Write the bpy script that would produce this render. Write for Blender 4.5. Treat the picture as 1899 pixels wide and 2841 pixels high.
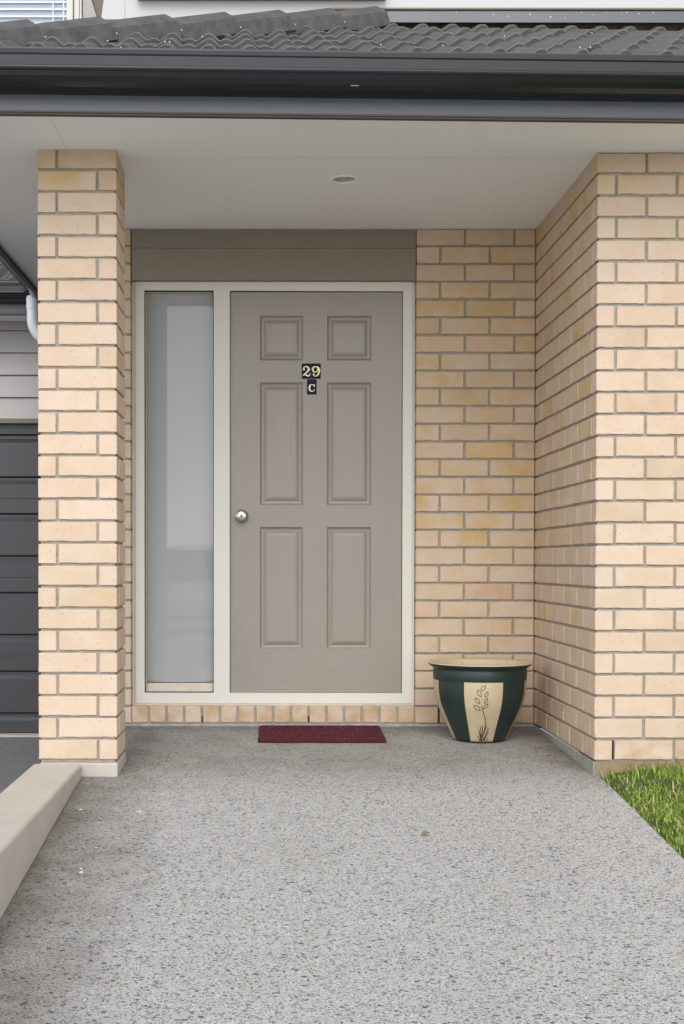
import bpy, bmesh, math, random
from math import radians as R, sin, cos, pi, tan, atan2, sqrt
from mathutils import Vector, Matrix
random.seed(7)
scn = bpy.context.scene
col = scn.collection
for o in list(bpy.data.objects): bpy.data.objects.remove(o)

# ------------------------------------------------------------------ camera
cam_d = bpy.data.cameras.new('camera'); cam = bpy.data.objects.new('camera', cam_d); col.objects.link(cam)
cam_d.sensor_fit = 'AUTO'; cam_d.sensor_width = 36.0; cam_d.lens = 46.82
cam_d.shift_x = 0.0719; cam_d.shift_y = 0.0742
cam_d.clip_start = 0.05; cam_d.clip_end = 2000
cam.matrix_world = (Matrix.Translation((-1.2968, -5.2811, 0.7824)) @ Matrix.Rotation(R(90) - 0.01908, 4, 'X')
                    @ Matrix.Rotation(0.0008, 4, 'Z'))
scn.camera = cam

# ------------------------------------------------------------------ sky, sun, exposure
SUN_EL = 43
w = bpy.data.worlds.new('World'); scn.world = w; w.use_nodes = True
nt = w.node_tree; nt.nodes.clear()
sky = nt.nodes.new('ShaderNodeTexSky'); sky.sky_type = 'NISHITA'; sky.sun_disc = False
sky.sun_elevation = R(SUN_EL); sky.sun_rotation = R(180); sky.air_density = 1.0; sky.dust_density = 0.8; sky.ozone_density = 1.0
hs = nt.nodes.new('ShaderNodeHueSaturation'); hs.inputs['Saturation'].default_value = 0.36
bg = nt.nodes.new('ShaderNodeBackground'); bg.inputs['Strength'].default_value = 0.15
wo = nt.nodes.new('ShaderNodeOutputWorld')
nt.links.new(sky.outputs[0], hs.inputs['Color']); nt.links.new(hs.outputs[0], bg.inputs['Color']); nt.links.new(bg.outputs[0], wo.inputs['Surface'])
sl = bpy.data.lights.new('sun', 'SUN'); so = bpy.data.objects.new('sun', sl); col.objects.link(so)
sl.energy = 0.75; sl.angle = R(40); sl.color = (1.0, 0.985, 0.965)
so.rotation_euler = (R(90 - SUN_EL), 0, R(-7))       # high in front of the house, behind the camera
so.location = (0, -20, 20)
vs = scn.view_settings; vs.view_transform = 'Standard'; vs.look = 'None'; vs.gamma = 1.0; vs.use_curve_mapping = False
vs.exposure = 1.03

# ------------------------------------------------------------------ helpers
def tag(o, label=None, cat=None, group=None, kind=None):
    if label: o['label'] = label
    if cat: o['category'] = cat
    if group: o['group'] = group
    if kind: o['kind'] = kind
    return o
def empty(name, loc=(0, 0, 0), rz=0, **k):
    o = bpy.data.objects.new(name, None); col.objects.link(o); o.location = loc; o.rotation_euler = (0, 0, rz)
    o.empty_display_size = 0.1
    return tag(o, **k)
def link(name, me, parent=None, loc=None, rot=None):
    o = bpy.data.objects.new(name, me); col.objects.link(o)
    if parent: o.parent = parent
    if loc is not None: o.location = loc
    if rot is not None: o.rotation_euler = rot
    return o
class MB:
    def __init__(s): s.v = []; s.f = []; s.m = []
    def add(s, vs_, fs, mi=0):
        b = len(s.v); s.v += [tuple(p) for p in vs_]; s.f += [tuple(i + b for i in f) for f in fs]; s.m += [mi] * len(fs); return s
    def box(s, x0, x1, y0, y1, z0, z1, mi=0):
        vs_ = [(x, y, z) for z in (z0, z1) for y in (y0, y1) for x in (x0, x1)]
        return s.add(vs_, [(0, 2, 3, 1), (4, 5, 7, 6), (0, 1, 5, 4), (2, 6, 7, 3), (0, 4, 6, 2), (1, 3, 7, 5)], mi)
    def prism(s, prof, x0, x1, mi=0, closed=True, caps=True):
        """extrude a (y,z) profile along x"""
        n = len(prof); vs_ = [(x0, y, z) for y, z in prof] + [(x1, y, z) for y, z in prof]
        fs = [(i, (i + 1) % n, n + (i + 1) % n, n + i) for i in range(n if closed else n - 1)]
        if caps and closed: fs += [tuple(range(n))[::-1], tuple(range(n, 2 * n))]
        return s.add(vs_, fs, mi)
    def lathe(s, prof, n=32, c=(0, 0, 0), axis='z', mi=0, matf=None):
        b = len(s.v)
        for r, h in prof:
            for k in range(n):
                a = 2 * pi * k / n
                if axis == 'z': p = (c[0] + r * cos(a), c[1] + r * sin(a), c[2] + h)
                else: p = (c[0] + r * cos(a), c[1] - h, c[2] + r * sin(a))      # axis y, h grows towards the viewer
                s.v.append(p)
        for i in range(len(prof) - 1):
            for k in range(n):
                k2 = (k + 1) % n
                s.f.append((b + i * n + k, b + i * n + k2, b + (i + 1) * n + k2, b + (i + 1) * n + k))
                s.m.append(matf(i, k) if matf else mi)
        return s
    def tube(s, pts, r, n=10, mi=0, caps=True):
        pts = [Vector(p) for p in pts]; b = len(s.v); rr = r if isinstance(r, (list, tuple)) else [r] * len(pts)
        for i, p in enumerate(pts):
            t = (pts[min(i + 1, len(pts) - 1)] - pts[max(i - 1, 0)]).normalized()
            u = t.cross(Vector((0, 1, 0.01))).normalized(); w_ = t.cross(u)
            for k in range(n):
                a = 2 * pi * k / n; s.v.append(tuple(p + (u * cos(a) + w_ * sin(a)) * rr[i]))
        for i in range(len(pts) - 1):
            for k in range(n):
                s.f.append((b + i * n + k, b + i * n + (k + 1) % n, b + (i + 1) * n + (k + 1) % n, b + (i + 1) * n + k)); s.m.append(mi)
        if caps:
            s.f.append(tuple(b + k for k in range(n))[::-1]); s.m.append(mi)
            e = b + (len(pts) - 1) * n; s.f.append(tuple(e + k for k in range(n))); s.m.append(mi)
        return s
    def mesh(s, name, mats, smooth=False):
        me = bpy.data.meshes.new(name); me.from_pydata(s.v, [], s.f)
        mats = mats if isinstance(mats, (list, tuple)) else [mats]
        for m in mats: me.materials.append(m)
        if len(mats) > 1: me.polygons.foreach_set('material_index', s.m)
        bm = bmesh.new(); bm.from_mesh(me); bmesh.ops.recalc_face_normals(bm, faces=bm.faces); bm.to_mesh(me); bm.free()
        if smooth: me.polygons.foreach_set('use_smooth', [True] * len(me.polygons))
        me.update(); return me
    def build(s, name, mats, parent=None, loc=None, rot=None, smooth=False, bevel=0, seg=2):
        o = link(name, s.mesh(name, mats, smooth), parent, loc, rot)
        if bevel:
            b = o.modifiers.new('bevel', 'BEVEL'); b.width = bevel; b.segments = seg; b.limit_method = 'ANGLE'; b.angle_limit = R(40)
        return o

# ------------------------------------------------------------------ materials
def new_mat(name):
    m = bpy.data.materials.new(name); m.use_nodes = True
    n = m.node_tree.nodes; b = n['Principled BSDF']
    return m, m.node_tree, b
def N(t, typ, **k):
    n = t.nodes.new(typ)
    for a, v in k.items():
        if a in n.bl_rna.properties: setattr(n, a, v)
        else: n.inputs[a.replace('_', ' ')].default_value = v
    return n
def ramp(t, fac, stops, interp='LINEAR'):
    r = t.nodes.new('ShaderNodeValToRGB'); r.color_ramp.interpolation = interp
    e = r.color_ramp.elements
    while len(e) < len(stops): e.new(0.5)
    for i, (p, c) in enumerate(stops):
        e[i].position = p; e[i].color = (c, c, c, 1) if isinstance(c, (int, float)) else (*c, 1)
    t.links.new(fac, r.inputs[0]); return r.outputs[0]
def mix(t, fac, a, b, typ='MIX'):
    m = t.nodes.new('ShaderNodeMix'); m.data_type = 'RGBA'; m.blend_type = typ
    for s, v in ((m.inputs[0], fac), (m.inputs[6], a), (m.inputs[7], b)):
        if isinstance(v, (int, float)): s.default_value = v
        elif isinstance(v, tuple): s.default_value = (*v, 1)
        else: t.links.new(v, s)
    return m.outputs[2]
def mth(t, op, a, b=None, clamp=False):
    m = t.nodes.new('ShaderNodeMath'); m.operation = op; m.use_clamp = clamp
    for s, v in ((m.inputs[0], a), (m.inputs[1], b)):
        if v is None: continue
        if isinstance(v, (int, float)): s.default_value = v
        else: t.links.new(v, s)
    return m.outputs[0]
def noise(t, vec, scale, detail=3, rough=0.55):
    n = N(t, 'ShaderNodeTexNoise'); n.inputs['Scale'].default_value = scale; n.inputs['Detail'].default_value = detail; n.inputs['Roughness'].default_value = rough
    if vec is not None: t.links.new(vec, n.inputs['Vector'])
    return n.outputs['Fac']
def pos(t): return N(t, 'ShaderNodeNewGeometry').outputs['Position']
def bump(t, b, h, strength=0.3, dist=0.002):
    n = N(t, 'ShaderNodeBump'); n.inputs['Strength'].default_value = strength; n.inputs['Distance'].default_value = dist
    t.links.new(h, n.inputs['Height']); t.links.new(n.outputs[0], b.inputs['Normal'])
def stretch(t, vec, sc):
    m = N(t, 'ShaderNodeMapping'); m.inputs['Scale'].default_value = sc; t.links.new(vec, m.inputs['Vector']); return m.outputs[0]

def simple(name, c, rough=0.5, var=0.08, nscale=6.0, spec=0.5, metal=0.0, fine=0.0, bstr=0.0, bscale=300, bdist=0.001):
    m, t, b = new_mat(name); p = pos(t)
    f = noise(t, p, nscale, 4, 0.6)
    cc = mix(t, f, tuple(x * (1 - var) for x in c), tuple(min(1, x * (1 + var)) for x in c))
    if fine:
        f2 = noise(t, p, 220, 2, 0.6); cc = mix(t, ramp(t, f2, [(0.35, 1 - fine), (0.65, 1 + 0 * fine)]), (0, 0, 0), cc)
    t.links.new(cc, b.inputs['Base Color'])
    rr = mth(t, 'ADD', mth(t, 'MULTIPLY', f, 0.16), rough - 0.08); t.links.new(rr, b.inputs['Roughness'])
    b.inputs['Specular IOR Level'].default_value = spec; b.inputs['Metallic'].default_value = metal
    if bstr: bump(t, b, noise(t, p, bscale, 3, 0.6), bstr, bdist)
    return m

def brick_material():
    m, t, b = new_mat('brick_clay')
    oi = N(t, 'ShaderNodeObjectInfo'); p = pos(t)
    off = N(t, 'ShaderNodeVectorMath', operation='ADD'); t.links.new(p, off.inputs[0])
    sc = N(t, 'ShaderNodeVectorMath', operation='SCALE'); sc.inputs[0].default_value = (37, 19, 53); t.links.new(oi.outputs['Random'], sc.inputs['Scale']); t.links.new(sc.outputs[0], off.inputs[1])
    q = off.outputs[0]
    base = ramp(t, oi.outputs['Random'], [(0.0, (0.53, 0.375, 0.255)), (0.12, (0.61, 0.47, 0.345)), (0.3, (0.575, 0.44, 0.31)), (0.45, (0.63, 0.485, 0.365)), (0.6, (0.59, 0.435, 0.31)), (0.8, (0.62, 0.475, 0.345)), (0.92, (0.56, 0.435, 0.305)), (1.0, (0.52, 0.385, 0.265))])
    # broad mottling: paler bloom and pinker flush
    c = mix(t, ramp(t, noise(t, q, 9, 3), [(0.35, 0.0), (0.7, 0.55)]), base, (0.66, 0.525, 0.415))
    c = mix(t, ramp(t, noise(t, q, 14, 2), [(0.5, 0.0), (0.8, 0.4)]), c, (0.57, 0.385, 0.26))
    # fine grain, dark iron specks
    c = mix(t, ramp(t, noise(t, p, 420, 2), [(0.3, 0.22), (0.6, 0.0)]), c, (0.36, 0.25, 0.16))
    vo = N(t, 'ShaderNodeTexVoronoi'); vo.inputs['Scale'].default_value = 75; t.links.new(q, vo.inputs['Vector'])
    sp = mth(t, 'LESS_THAN', vo.outputs['Distance'], 0.13)
    sep = N(t, 'ShaderNodeSeparateColor'); t.links.new(vo.outputs['Color'], sep.inputs[0])
    sp = mth(t, 'MULTIPLY', sp, mth(t, 'GREATER_THAN', sep.outputs[0], 0.83))
    c = mix(t, sp, c, (0.12, 0.08, 0.055))
    # ochre bloom stains and painted warm bounce: amount per brick from the object colour
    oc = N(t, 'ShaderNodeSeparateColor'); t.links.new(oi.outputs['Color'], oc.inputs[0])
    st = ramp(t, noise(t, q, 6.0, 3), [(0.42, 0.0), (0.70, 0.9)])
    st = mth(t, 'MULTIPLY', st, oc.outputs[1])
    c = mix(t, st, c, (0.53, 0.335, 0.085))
    # soiling amount per brick (brown)
    so_ = ramp(t, noise(t, q, 12, 4), [(0.38, 0.0), (0.7, 0.8)])
    c = mix(t, mth(t, 'MULTIPLY', so_, oc.outputs[2]), c, (0.40, 0.245, 0.12))
    t.links.new(c, b.inputs['Base Color']); b.inputs['Roughness'].default_value = 0.88; b.inputs['Specular IOR Level'].default_value = 0.25
    h = mth(t, 'ADD', noise(t, p, 260, 3, 0.65), mth(t, 'MULTIPLY', noise(t, q, 30, 2), 1.5))
    bump(t, b, h, 0.5, 0.0018)
    return m
M_brick = brick_material()

def mortar_material():
    m, t, b = new_mat('mortar'); p = pos(t)
    c = ramp(t, noise(t, p, 28, 4, 0.65), [(0.3, (0.29, 0.265, 0.225)), (0.7, (0.43, 0.395, 0.335))])
    c = mix(t, ramp(t, noise(t, p, 500, 2), [(0.35, 0.4), (0.6, 0.0)]), c, (0.18, 0.165, 0.145))
    t.links.new(c, b.inputs['Base Color']); b.inputs['Roughness'].default_value = 0.95
    bump(t, b, noise(t, p, 350, 3), 0.6, 0.002); return m
M_mortar = mortar_material()

def aggregate(name, matrix_, dark=1.0, stains=True):
    m, t, b = new_mat(name); p = pos(t)
    dist = N(t, 'ShaderNodeTexNoise'); dist.inputs['Scale'].default_value = 90; t.links.new(p, dist.inputs['Vector'])
    dv = N(t, 'ShaderNodeVectorMath', operation='MULTIPLY_ADD'); t.links.new(dist.outputs['Color'], dv.inputs[0]); dv.inputs[1].default_value = (0.006, 0.006, 0.0); t.links.new(p, dv.inputs[2])
    q0 = dv.outputs[0]
    fl = N(t, 'ShaderNodeMapping'); fl.inputs['Scale'].default_value = (1, 1, 0.0); t.links.new(q0, fl.inputs['Vector']); q = fl.outputs[0]
    cement = ramp(t, noise(t, p, 240, 3, 0.7), [(0.3, tuple(x * 0.72 for x in matrix_)), (0.7, tuple(min(1, x * 1.2) for x in matrix_))])
    cement = mix(t, ramp(t, noise(t, p, 1.6, 4, 0.6), [(0.35, 0.0), (0.7, 0.18)]), cement, tuple(x * 0.72 for x in matrix_))
    c = cement; hgt = None
    for scale, lo, seedo in ((58, 0.76, 0.0), (104, 0.12, 3.3), (172, 0.06, 7.7)):
        mp = N(t, 'ShaderNodeMapping'); mp.inputs['Location'].default_value = (seedo, seedo * 1.7, 0); mp.inputs['Rotation'].default_value = (0, 0, seedo)
        mp.inputs['Scale'].default_value = (1, 1.25, 1); t.links.new(q, mp.inputs['Vector'])
        vo = N(t, 'ShaderNodeTexVoronoi'); vo.inputs['Scale'].default_value = scale; t.links.new(mp.outputs[0], vo.inputs['Vector'])
        s = N(t, 'ShaderNodeSeparateColor'); t.links.new(vo.outputs['Color'], s.inputs[0])
        on = mth(t, 'GREATER_THAN', s.outputs[2], lo)
        rad = mth(t, 'ADD', mth(t, 'MULTIPLY', s.outputs[1], 0.24), 0.27)
        e = mth(t, 'SUBTRACT', rad, vo.outputs['Distance'])
        mask = mth(t, 'MULTIPLY', mth(t, 'MULTIPLY', e, 11.0, True), on)
        k = dark
        pc = ramp(t, s.outputs[0], [(0.0, (0.075 * k, 0.085 * k, 0.098 * k)), (0.18, (0.15 * k, 0.16 * k, 0.165 * k)), (0.36, (0.21 * k, 0.205 * k, 0.185 * k)), (0.5, (0.235 * k, 0.235 * k, 0.22 * k)), (0.68, (0.30 * k, 0.27 * k, 0.21 * k)),
                                    (0.80, (0.11 * k, 0.10 * k, 0.09 * k)), (0.88, (0.36 * k, 0.25 * k, 0.16 * k)), (0.93, (0.55 * k, 0.53 * k, 0.48 * k)), (0.97, (0.30 * k, 0.15 * k, 0.085 * k))], 'CONSTANT')
        c = mix(t, mask, c, pc)
        hgt = mask if hgt is None else mth(t, 'MAXIMUM', hgt, mask)
    if stains:   # traffic dirt and wash marks
        c = mix(t, ramp(t, noise(t, p, 2.3, 5, 0.65), [(0.5, 0.0), (0.8, 0.16)]), c, (0.20, 0.175, 0.14))
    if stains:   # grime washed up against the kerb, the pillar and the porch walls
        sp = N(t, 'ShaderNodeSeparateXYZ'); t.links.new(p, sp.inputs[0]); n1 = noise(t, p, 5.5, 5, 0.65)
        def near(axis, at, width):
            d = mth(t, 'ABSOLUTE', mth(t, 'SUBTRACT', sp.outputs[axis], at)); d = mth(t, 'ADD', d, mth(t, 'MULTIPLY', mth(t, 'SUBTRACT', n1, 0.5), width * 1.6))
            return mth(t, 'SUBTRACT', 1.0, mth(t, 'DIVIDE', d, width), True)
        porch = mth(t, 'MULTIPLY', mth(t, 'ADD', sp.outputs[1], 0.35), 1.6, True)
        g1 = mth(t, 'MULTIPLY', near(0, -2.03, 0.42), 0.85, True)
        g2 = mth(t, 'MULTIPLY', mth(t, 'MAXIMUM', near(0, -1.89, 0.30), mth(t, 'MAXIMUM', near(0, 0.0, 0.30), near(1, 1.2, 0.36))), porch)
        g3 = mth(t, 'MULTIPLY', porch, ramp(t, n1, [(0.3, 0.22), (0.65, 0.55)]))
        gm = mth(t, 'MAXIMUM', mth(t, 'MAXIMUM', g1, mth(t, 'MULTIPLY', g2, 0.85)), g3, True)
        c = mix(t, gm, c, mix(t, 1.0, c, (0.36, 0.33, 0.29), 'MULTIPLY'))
    t.links.new(c, b.inputs['Base Color']); b.inputs['Roughness'].default_value = 0.8; b.inputs['Specular IOR Level'].default_value = 0.35
    bump(t, b, mth(t, 'ADD', hgt, mth(t, 'MULTIPLY', noise(t, p, 300, 2), 0.6)), 0.4, 0.002)
    return m
M_path = aggregate('exposed_aggregate', (0.455, 0.443, 0.41), 1.1)
M_drive = aggregate('driveway_aggregate', (0.22, 0.215, 0.21), 0.8, False)

M_frame = simple('cream_aluminium', (0.64, 0.61, 0.54), 0.42, 0.03, 3, 0.5)
M_gasket = simple('black_gasket', (0.012, 0.012, 0.012), 0.6, 0.1)
M_soffit = simple('soffit_paint', (0.88, 0.885, 0.88), 0.75, 0.03, 1.2, 0.3)
M_lintel = simple('taupe_board', (0.235, 0.195, 0.15), 0.6, 0.06, 3, 0.4, bstr=0.1, bscale=60)
M_gutter = simple('charcoal_steel', (0.014, 0.015, 0.016), 0.27, 0.12, 2.5, 0.38, bstr=0.08, bscale=8, bdist=0.004)
M_fascia = simple('charcoal_fascia', (0.068, 0.073, 0.083), 0.33, 0.1, 2.0, 0.5)
M_drip = simple('brown_drip_edge', (0.06, 0.045, 0.035), 0.6, 0.1)
M_render = simple('cream_render', (0.49, 0.43, 0.36), 0.8, 0.14, 7, 0.3, fine=0.0, bstr=0.45, bscale=110, bdist=0.002)
M_footing = simple('bare_concrete', (0.33, 0.315, 0.275), 0.9, 0.6, 30, 0.3, bstr=0.5, bscale=90, bdist=0.003)
M_mud = simple('mud_stained_concrete', (0.27, 0.19, 0.115), 0.9, 0.35, 20, 0.3, bstr=0.5, bscale=90, bdist=0.003)
M_garage = simple('garage_door_steel', (0.036, 0.036, 0.039), 0.42, 0.2, 3, 0.5, bstr=0.15, bscale=40)
M_board = simple('grey_weatherboard', (0.42, 0.395, 0.375), 0.6, 0.04, 2, 0.4)
M_upper = simple('pale_cladding', (0.50, 0.485, 0.475), 0.65, 0.03, 1.5, 0.4)
M_brown = simple('brown_trim', (0.17, 0.135, 0.105), 0.6, 0.08, 4)
M_nail = simple('galvanised_nail', (0.42, 0.43, 0.44), 0.45, 0.05)
M_pvc = simple('white_pvc', (0.74, 0.75, 0.76), 0.35, 0.02, 5, 0.5)
M_chrome = simple('satin_chrome', (0.50, 0.49, 0.47), 0.16, 0.02, 30, 0.5, 1.0)
M_dark = simple('dark_recess', (0.012, 0.011, 0.010), 0.9, 0.1)
M_blind = simple('blind_fabric', (0.40, 0.40, 0.39), 0.85, 0.03, 2, 0.2)
M_slat = simple('white_slat', (0.76, 0.78, 0.80), 0.45, 0.02, 4)
M_timber = simple('pale_timber', (0.72, 0.58, 0.47), 0.6, 0.22, 26)
M_room = simple('room_wall', (0.20, 0.18, 0.15), 0.9, 0.05)
M_soil = simple('soil', (0.085, 0.06, 0.035), 0.95, 0.4, 40, 0.2, bstr=0.6, bscale=120, bdist=0.006)
M_lime = simple('old_lime_splash', (0.70, 0.69, 0.67), 0.9, 0.1)
M_white = simple('lime_splash', (0.82, 0.82, 0.80), 0.8, 0.05)

def tile_material():
    m, t, b = new_mat('concrete_tile'); p = pos(t)
    c = ramp(t, noise(t, p, 18, 4, 0.65), [(0.3, (0.052, 0.049, 0.047)), (0.75, (0.115, 0.108, 0.102))])
    c = mix(t, ramp(t, noise(t, p, 300, 2), [(0.3, 0.4), (0.6, 0.0)]), c, (0.035, 0.033, 0.032))
    t.links.new(c, b.inputs['Base Color']); b.inputs['Roughness'].default_value = 0.7
    bump(t, b, noise(t, p, 200, 3), 0.3, 0.002); return m
M_tile = tile_material()
M_worn = simple('worn_tile_edge', (0.20, 0.19, 0.18), 0.8, 0.55, 45)

def door_material():
    m, t, b = new_mat('door_paint'); p = pos(t)
    oi = N(t, 'ShaderNodeObjectInfo')
    g1 = noise(t, stretch(t, p, (160, 10, 3.0)), 1.0, 5, 0.65)
    c = mix(t, noise(t, p, 2.2, 4), (0.265, 0.230, 0.190), (0.305, 0.267, 0.223))
    c = mix(t, ramp(t, g1, [(0.35, 0.0), (0.65, 1.0)]), mix(t, 1.0, c, (0.965, 0.965, 0.965), 'MULTIPLY'), mix(t, 1.0, c, (1.02, 1.02, 1.02), 'MULTIPLY'))
    t.links.new(c, b.inputs['Base Color']); b.inputs['Roughness'].default_value = 0.31
    b.inputs['Specular IOR Level'].default_value = 0.5
    bump(t, b, g1, 0.8, 0.0014); return m
M_door = door_material()
def rail_material():
    m = M_door.copy(); m.name = 'door_paint_rail'
    for n in m.node_tree.nodes:
        if n.type == 'MAPPING': n.inputs['Scale'].default_value = (3.0, 10, 160)
    return m
M_rail = rail_material()

def glass_material(name, f0=0.09, tint=(0.97, 0.985, 0.98)):
    m = bpy.data.materials.new(name); m.use_nodes = True; t = m.node_tree; t.nodes.clear()
    ge = N(t, 'ShaderNodeNewGeometry'); dt = N(t, 'ShaderNodeVectorMath', operation='DOT_PRODUCT')
    t.links.new(ge.outputs['Incoming'], dt.inputs[0]); t.links.new(ge.outputs['Normal'], dt.inputs[1])
    om = mth(t, 'SUBTRACT', 1.0, mth(t, 'ABSOLUTE', dt.outputs['Value']), True)
    fac = mth(t, 'ADD', f0, mth(t, 'MULTIPLY', mth(t, 'POWER', om, 5.0), 1 - f0), True)   # Schlick, the same from both sides
    tr = N(t, 'ShaderNodeBsdfTransparent'); tr.inputs['Color'].default_value = (*tint, 1)
    gl = N(t, 'ShaderNodeBsdfGlossy'); gl.inputs['Roughness'].default_value = 0.015
    mx = N(t, 'ShaderNodeMixShader'); o = N(t, 'ShaderNodeOutputMaterial')
    t.links.new(fac, mx.inputs[0]); t.links.new(tr.outputs[0], mx.inputs[1]); t.links.new(gl.outputs[0], mx.inputs[2]); t.links.new(mx.outputs[0], o.inputs[0])
    return m
M_glass = glass_material('window_glass', 0.042)

def pot_material(name, c, speck, rough):
    m, t, b = new_mat(name); p = pos(t)
    cc = mix(t, noise(t, p, 14, 4), tuple(x * 0.8 for x in c), tuple(x * 1.2 for x in c))
    vo = N(t, 'ShaderNodeTexVoronoi'); vo.inputs['Scale'].default_value = 120; t.links.new(p, vo.inputs['Vector'])
    s = N(t, 'ShaderNodeSeparateColor'); t.links.new(vo.outputs['Color'], s.inputs[0])
    k = mth(t, 'MULTIPLY', mth(t, 'LESS_THAN', vo.outputs['Distance'], 0.22), mth(t, 'GREATER_THAN', s.outputs[0], 0.75))
    cc = mix(t, k, cc, speck)
    t.links.new(cc, b.inputs['Base Color']); b.inputs['Roughness'].default_value = rough
    bump(t, b, noise(t, p, 80, 3), 0.15, 0.001); return m
M_pgreen = pot_material('green_glaze', (0.012, 0.027, 0.024), (0.032, 0.050, 0.042), 0.42)
M_pcream = pot_material('cream_stoneware', (0.50, 0.40, 0.25), (0.36, 0.26, 0.15), 0.6)
M_incise = simple('dark_incision', (0.035, 0.028, 0.02), 0.7)
M_plateB = simple('black_plate', (0.008, 0.0075, 0.0075), 0.5, 0.05, 6, 0.15)
M_plateN = simple('navy_plate', (0.008, 0.012, 0.032), 0.5, 0.05, 6, 0.15)
M_digw = simple('ivory_paint', (0.86, 0.86, 0.74), 0.5, 0.05)
M_digy = simple('gold_paint', (0.90, 0.78, 0.36), 0.45, 0.1, 40)

def mat_material():
    m, t, b = new_mat('coir_maroon'); p = pos(t)
    c = ramp(t, noise(t, p, 190, 4, 0.8), [(0.25, (0.030, 0.005, 0.008)), (0.5, (0.105, 0.020, 0.028)), (0.68, (0.16, 0.04, 0.045)), (0.8, (0.30, 0.13, 0.12))])
    t.links.new(c, b.inputs['Base Color']); b.inputs['Roughness'].default_value = 0.95; b.inputs['Specular IOR Level'].default_value = 0.1
    bump(t, b, noise(t, p, 240, 3, 0.8), 1.0, 0.008); return m
M_mat = mat_material()

def grass_material():
    m, t, b = new_mat('grass_blade'); ge = N(t, 'ShaderNodeNewGeometry')
    c = ramp(t, ge.outputs['Random Per Island'], [(0.0, (0.07, 0.15, 0.014)), (0.3, (0.16, 0.27, 0.025)), (0.6, (0.25, 0.35, 0.035)), (0.80, (0.32, 0.38, 0.06)), (0.87, (0.40, 0.34, 0.13)), (1.0, (0.50, 0.38, 0.21))])
    t.links.new(c, b.inputs['Base Color']); b.inputs['Roughness'].default_value = 0.55
    try: b.inputs['Transmission Weight'].default_value = 0.0
    except Exception: pass
    return m
M_grass = grass_material()
def lawn_material():
    m, t, b = new_mat('lawn_ground'); p = pos(t)
    c = ramp(t, noise(t, p, 30, 5, 0.7), [(0.3, (0.035, 0.04, 0.012)), (0.5, (0.07, 0.095, 0.02)), (0.75, (0.11, 0.10, 0.045))])
    t.links.new(c, b.inputs['Base Color']); b.inputs['Roughness'].default_value = 0.95
    bump(t, b, noise(t, p, 140, 3), 0.7, 0.01); return m
M_lawn = lawn_material()

# ================================================================== SETTING
D = 1.203                     # face of the wall that holds the door
S1, S2 = 0.0356, 0.088        # fall of the porch floor, fall of the ramp in front
def floor_z(y):               # the fall steepens gradually in front of the pillar
    if y >= .25: return -0.0595 + S1 * y
    if y <= -.45: return -0.05387 + S2 * y
    z = -0.0595 + S1 * .25; n = 20; st = (.25 - y) / n
    for i in range(n): z -= st * (S1 + (S2 - S1) * min(1, (.25 - (.25 - (i + .5) * st)) / .7))
    return z

g = MB(); g.add([(-400, -400, -0.72), (400, -400, -0.72), (400, 400, -0.72), (-400, 400, -0.72)], [(0, 1, 2, 3)])
tag(g.build('ground', simple('pale_concrete_yard', (0.62, 0.61, 0.585), 0.85, 0.12, 0.8)), kind='structure')
p = MB()
ys = [1.26, 0.9, 0.5] + [.25 - .07 * i for i in range(12)] + [-0.8, -1.4, -2.4, -4.0, -7.0]
xs = [-2.03, 0.012]
for i, y in enumerate(ys):
    z = floor_z(y)
    p.v += [(xs[0], y, z), (xs[1], y, z), (xs[0], y, z - 0.25), (xs[1], y, z - 0.25)]
for i in range(len(ys) - 1):
    a, b_ = 4 * i, 4 * i + 4
    p.f += [(a, b_, b_ + 1, a + 1), (a + 2, a + 3, b_ + 3, b_ + 2), (a, a + 2, b_ + 2, b_), (a + 1, b_ + 1, b_ + 3, a + 3)]; p.m += [0] * 4
path = tag(p.build('path', M_path), kind='structure')
for (x, y, sx, sy) in ((-1.967, -0.54, .014, .02), (-1.754, -.569, .024, .012), (-1.851, -.993, .009, .009), (-1.866, -1.24, .012, .02), (-1.84, -.523, .012, .007), (-1.872, -1.205, .012, .01), (-1.42, .55, .006, .007)):
    s = MB(); n = 11; pts = [(0, 0, 0.0015)]
    for k in range(n):
        a = 2 * pi * k / n; r = random.uniform(0.55, 1.15); pts.append((.62 * sx * r * cos(a), .62 * sy * r * sin(a), 0.0005))
    s.add(pts, [(0, 1 + k, 1 + (k + 1) % n) for k in range(n)])
    s.build('lime_splash', M_lime, path, (x, y, floor_z(y) + 0.0012), (math.atan(S2 if y < 0 else S1), 0, 0))
dr = MB(); dr.add([(-12, 4.1, -0.385), (-2.2, 4.1, -0.385), (-2.2, -3.2, -0.565), (-12, -3.2, -0.565)], [(0, 1, 2, 3)])
tag(dr.build('driveway', M_drive), kind='structure')
lw = MB(); nx, ny = 30, 60
for j in range(ny + 1):
    for i in range(nx + 1):
        x = 0.013 + 5.0 * (i / nx) ** 1.6; y = 0.02 - 7.0 * (j / ny) ** 1.4
        lw.v.append((x, y, floor_z(min(y, 0)) - 0.022 + 0.012 * sin(x * 9 + y * 7) * min(1, x * 6) + 0.02 * min(1, x * 2) + 0.022 * max(0, 1 + y / .35) * min(1, x * 12)))
for j in range(ny):
    for i in range(nx):
        a = j * (nx + 1) + i; lw.f.append((a, a + 1, a + nx + 2, a + nx + 1)); lw.m.append(0)
tag(lw.build('lawn', M_lawn, smooth=True), kind='structure')

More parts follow.
